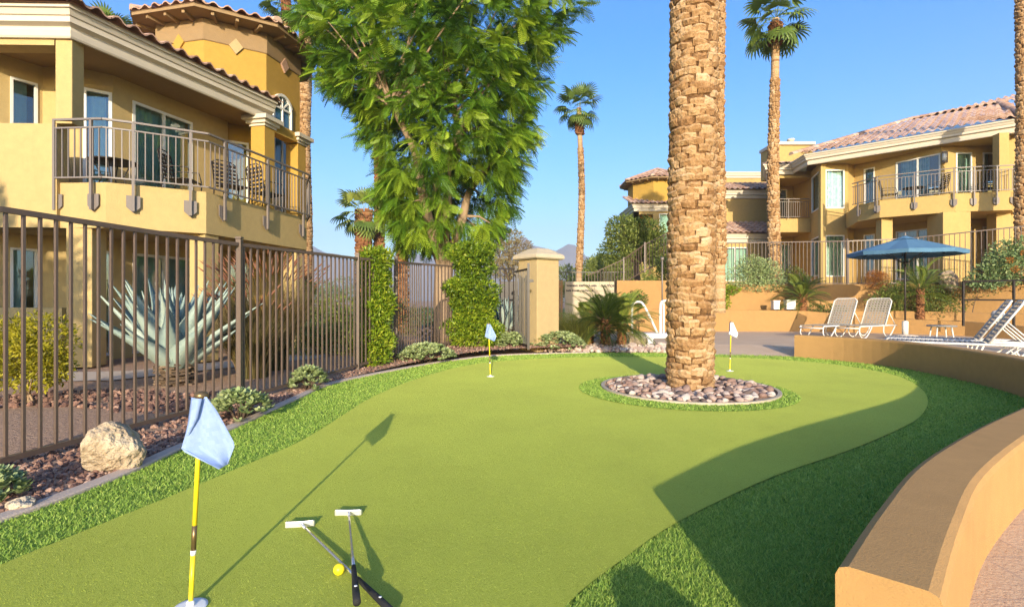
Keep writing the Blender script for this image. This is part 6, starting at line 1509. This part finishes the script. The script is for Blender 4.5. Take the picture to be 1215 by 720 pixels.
# ------------------------------------------------------------------ loungers
def make_lounger(label, loc, rz, back=48, bl=0.80):
    t = thing('sun_lounger', label, 'sun lounger', loc, rz); f = MB(); zt = 0.33; hw = 0.31; xb = 0.36   # foot at -X, head at +X; back hinged at xb
    for s in (-1, 1): f.tube([(-1.0, s * hw, zt - 0.05), (-0.95, s * hw, zt), (0.55, s * hw, zt + 0.0), (0.98, s * hw, zt - 0.01)], 0.019, 8)
    f.tube([(-1.0, -hw, zt - 0.05), (-1.0, hw, zt - 0.05)], 0.017, 8); f.tube([(0.98, -hw, zt - 0.01), (0.98, hw, zt - 0.01)], 0.017, 8); f.build('frame', M['white_tube'], t)
    for x0, x1, x2 in ((-0.72, -0.82, -0.42), (0.52, 0.44, 0.86)):
        for s in (-1, 1):
            l = MB(); l.tube(spline([(x0 - 0.22, s * hw * 0.95, zt - 0.02), (x0 - 0.26, s * hw, 0.14), (x0 - 0.10, s * hw, 0.022), (x0 + 0.12, s * hw, 0.07), (x0 + 0.36, s * hw, zt - 0.02)], 4), 0.016, 8); l.build('leg', M['white_tube'], t)
    def weave(x0, x1, y0, y1, nx, ny, P):
        m = MB()
        for i in range(nx):
            a = x0 + (x1 - x0) * (i + 0.10) / nx; b = x0 + (x1 - x0) * (i + 0.64) / nx; k = 2 * ny
            for j in range(k):
                ya, yb = y0 + (y1 - y0) * j / k, y0 + (y1 - y0) * (j + 1) / k; m.add([P(a, ya, 0.004), P(b, ya, 0.004), P(b, yb, 0.004), P(a, yb, 0.004)], [(0, 1, 2, 3)])
        for j in range(ny):
            a = y0 + (y1 - y0) * (j + 0.18) / ny; b = y0 + (y1 - y0) * (j + 0.72) / ny; m.add([P(x0, a, -0.004), P(x1, a, -0.004), P(x1, b, -0.004), P(x0, b, -0.004)], [(0, 1, 2, 3)])
        return m
    s = weave(-0.97, xb, -hw, hw, 20, 8, lambda x, y, o: (x, y, zt + 0.014 + o)).build('seat', M['strap'], t, recalc=False); q = s.modifiers.new('th', 'SOLIDIFY'); q.thickness = 0.003
    ca, sa = math.cos(rad(back)), math.sin(rad(back)); bk = lambda x, y, o: (xb + x * ca - o * sa, y, zt + 0.02 + x * sa + o * ca)
    bm2 = weave(0.0, bl, -hw, hw, 11, 8, bk).build('backrest', M['strap'], t, recalc=False); q = bm2.modifiers.new('th', 'SOLIDIFY'); q.thickness = 0.003
    b = MB(); b.tube([bk(0, -hw, 0), bk(0.74, -hw, 0), bk(0.82, -hw + 0.07, 0), bk(0.82, hw - 0.07, 0), bk(0.74, hw, 0), bk(0, hw, 0)], 0.017, 8); b.build('back_frame', M['white_tube'], bm2)
    b = MB()
    for s_ in (-1, 1): b.tube([bk(0.42, s_ * hw * 0.95, -0.01), (0.93, s_ * hw * 0.95, zt)], 0.012, 6)
    b.build('back_support', M['white_tube'], t)
    return t
l1 = make_lounger('white strap lounger, left one of the pair facing the green beside the umbrella', (W(987, 14.6), 14.6, DECK), rad(30), 62)
dup(l1, (W(1028, 14.5), 14.5, DECK), rad(30), 'white strap lounger nearest the umbrella pole, right one of the facing pair')
l3 = make_lounger('white strap lounger seen side on along the seat wall at the right edge', (7.68, 9.0, DECK - 0.03), rad(-36), 58)
dup(l3, (8.19, 9.75, DECK - 0.03), rad(-36), 'second side on white lounger, half hidden behind the one along the seat wall')
dup(l3, (9.7, 8.7, DECK - 0.03), rad(-36), 'white lounger whose foot end just enters at the right edge')
st = thing('side_table', 'small low white table behind the side on loungers', 'table', (W(1117, 12.5), 12.5, DECK)); m = MB(); m.lathe([(0.0, 0.40), (0.29, 0.40), (0.30, 0.415), (0.29, 0.43), (0.0, 0.43)], n=24); m.build('table_top', M['table_grey'], st)
for k in range(4): a = k * math.pi / 2 + 0.5; m = MB(); m.tube([(0.26 * math.cos(a), 0.26 * math.sin(a), 0), (0.2 * math.cos(a), 0.2 * math.sin(a), 0.4)], 0.015, 8); m.build('leg', M['white_tube'], st)
for lab, u, w_, h_ in (('white junction box on the planter wall left of the small palm', 920, 0.2, 0.26), ('white irrigation box on the planter wall beside the small palm', 937, 0.3, 0.28)):
    t = thing('utility_box', lab, 'utility box', (W(u, 17.6), 17.6, 0.62)); m = MB(); m.box((0, 0, 0.22 + h_ / 2), (w_, 0.2, h_)); m.build('box_body', M['white_paint'], t, bevel=0.01); m = MB(); m.box((0, 0, 0.24 + h_), (w_ + 0.03, 0.23, 0.03)); m.build('lid', M['white_paint'], t); m = MB(); m.box((0, 0, 0.1), (0.05, 0.05, 0.26)); m.build('stake', M['metal_dark'], t)
lp = thing('landscape_lamp', 'small white globe lamp on the ramp wall behind the side on loungers', 'lamp', (W(1184, 14.9), 14.9, 0.55)); m = MB(); m.lathe([(0.05, 0.0), (0.05, 0.06), (0.12, 0.09), (0.16, 0.18), (0.12, 0.28), (0.03, 0.32)], n=16); m.build('globe', M['white_tube'], lp); m = MB(); m.lathe([(0.03, -0.15), (0.03, 0.02)], n=8); m.build('stem', M['metal_dark'], lp)

# ------------------------------------------------------------------ pool rail and lift by the date palm
pr_ = thing('pool_handrail', 'white bent tube pool handrail between the small palms and the date palm', 'handrail', (W(768, 14.6), 14.6, DECK))
m = MB(); m.tube(spline([(-0.40, 0.1, 0), (-0.40, 0.1, 0.78), (-0.36, 0.08, 0.94), (-0.22, 0.05, 0.98), (-0.08, 0.0, 0.86), (0.25, -0.1, 0.12), (0.28, -0.1, 0.0)], 4), 0.032, 10); m.build('rail_tube', M['white_tube'], pr_)
m = MB(); m.lathe([(0.07, 0), (0.07, 0.03), (0.04, 0.04)], (0.28, -0.1, 0), 14); m.build('flange', M['white_tube'], pr_)
pl_ = thing('pool_lift', 'white pool lift post with a thin grey mast beside the date palm trunk', 'pool lift', (W(784, 14.4), 14.4, DECK))
m = MB(); m.tube(spline([(0, 0, 0), (-0.01, 0, 0.5), (0.0, 0, 0.9), (0.08, 0, 1.0), (0.3, 0, 1.0)], 4), 0.04, 10); m.tube([(0.09, 0.04, 0), (0.09, 0.04, 0.95)], 0.03, 10); m.build('post', M['white_tube'], pl_)
m = MB(); m.tube([(0.07, 0.1, 0.9), (0.07, 0.1, 2.15)], 0.022, 8); m.build('mast', M['metal_taupe'], pl_)
m = MB(); m.lathe([(0.022, 2.13), (0.05, 2.15), (0.05, 2.2), (0.02, 2.22)], (0.07, 0.1, 0), 12); m.build('mast_cap', M['metal_taupe'], pl_)
m = MB(); m.box((0.0, 0.02, 0.06), (0.95, 0.5, 0.12)); m.build('base_plate', M['white_paint'], pl_, bevel=0.02)
t = thing('pool_box', 'small white box on the ground right of the tan boulder', 'box', (W(771, 12.5), 12.5, 0.05)); m = MB(); m.box((0, 0, 0.09), (0.13, 0.12, 0.17)); m.build('box_body', M['white_paint'], t, bevel=0.008); m = MB(); m.box((0, 0, 0.185), (0.145, 0.135, 0.02)); m.build('lid', M['white_paint'], t)
t = thing('utility_cabinet', 'dark grey utility cabinet behind the short dark fence beside the pillar', 'cabinet', (W(604, 15.5), 15.5, 0.1)); m = MB(); m.box((0, 0, 0.8), (0.5, 0.4, 1.6)); m.build('cabinet_body', M['metal_dark'], t, bevel=0.01); m = MB(); m.box((0, -0.21, 0.8), (0.44, 0.02, 1.5)); m.build('cabinet_door', M['metal_dark'], t)
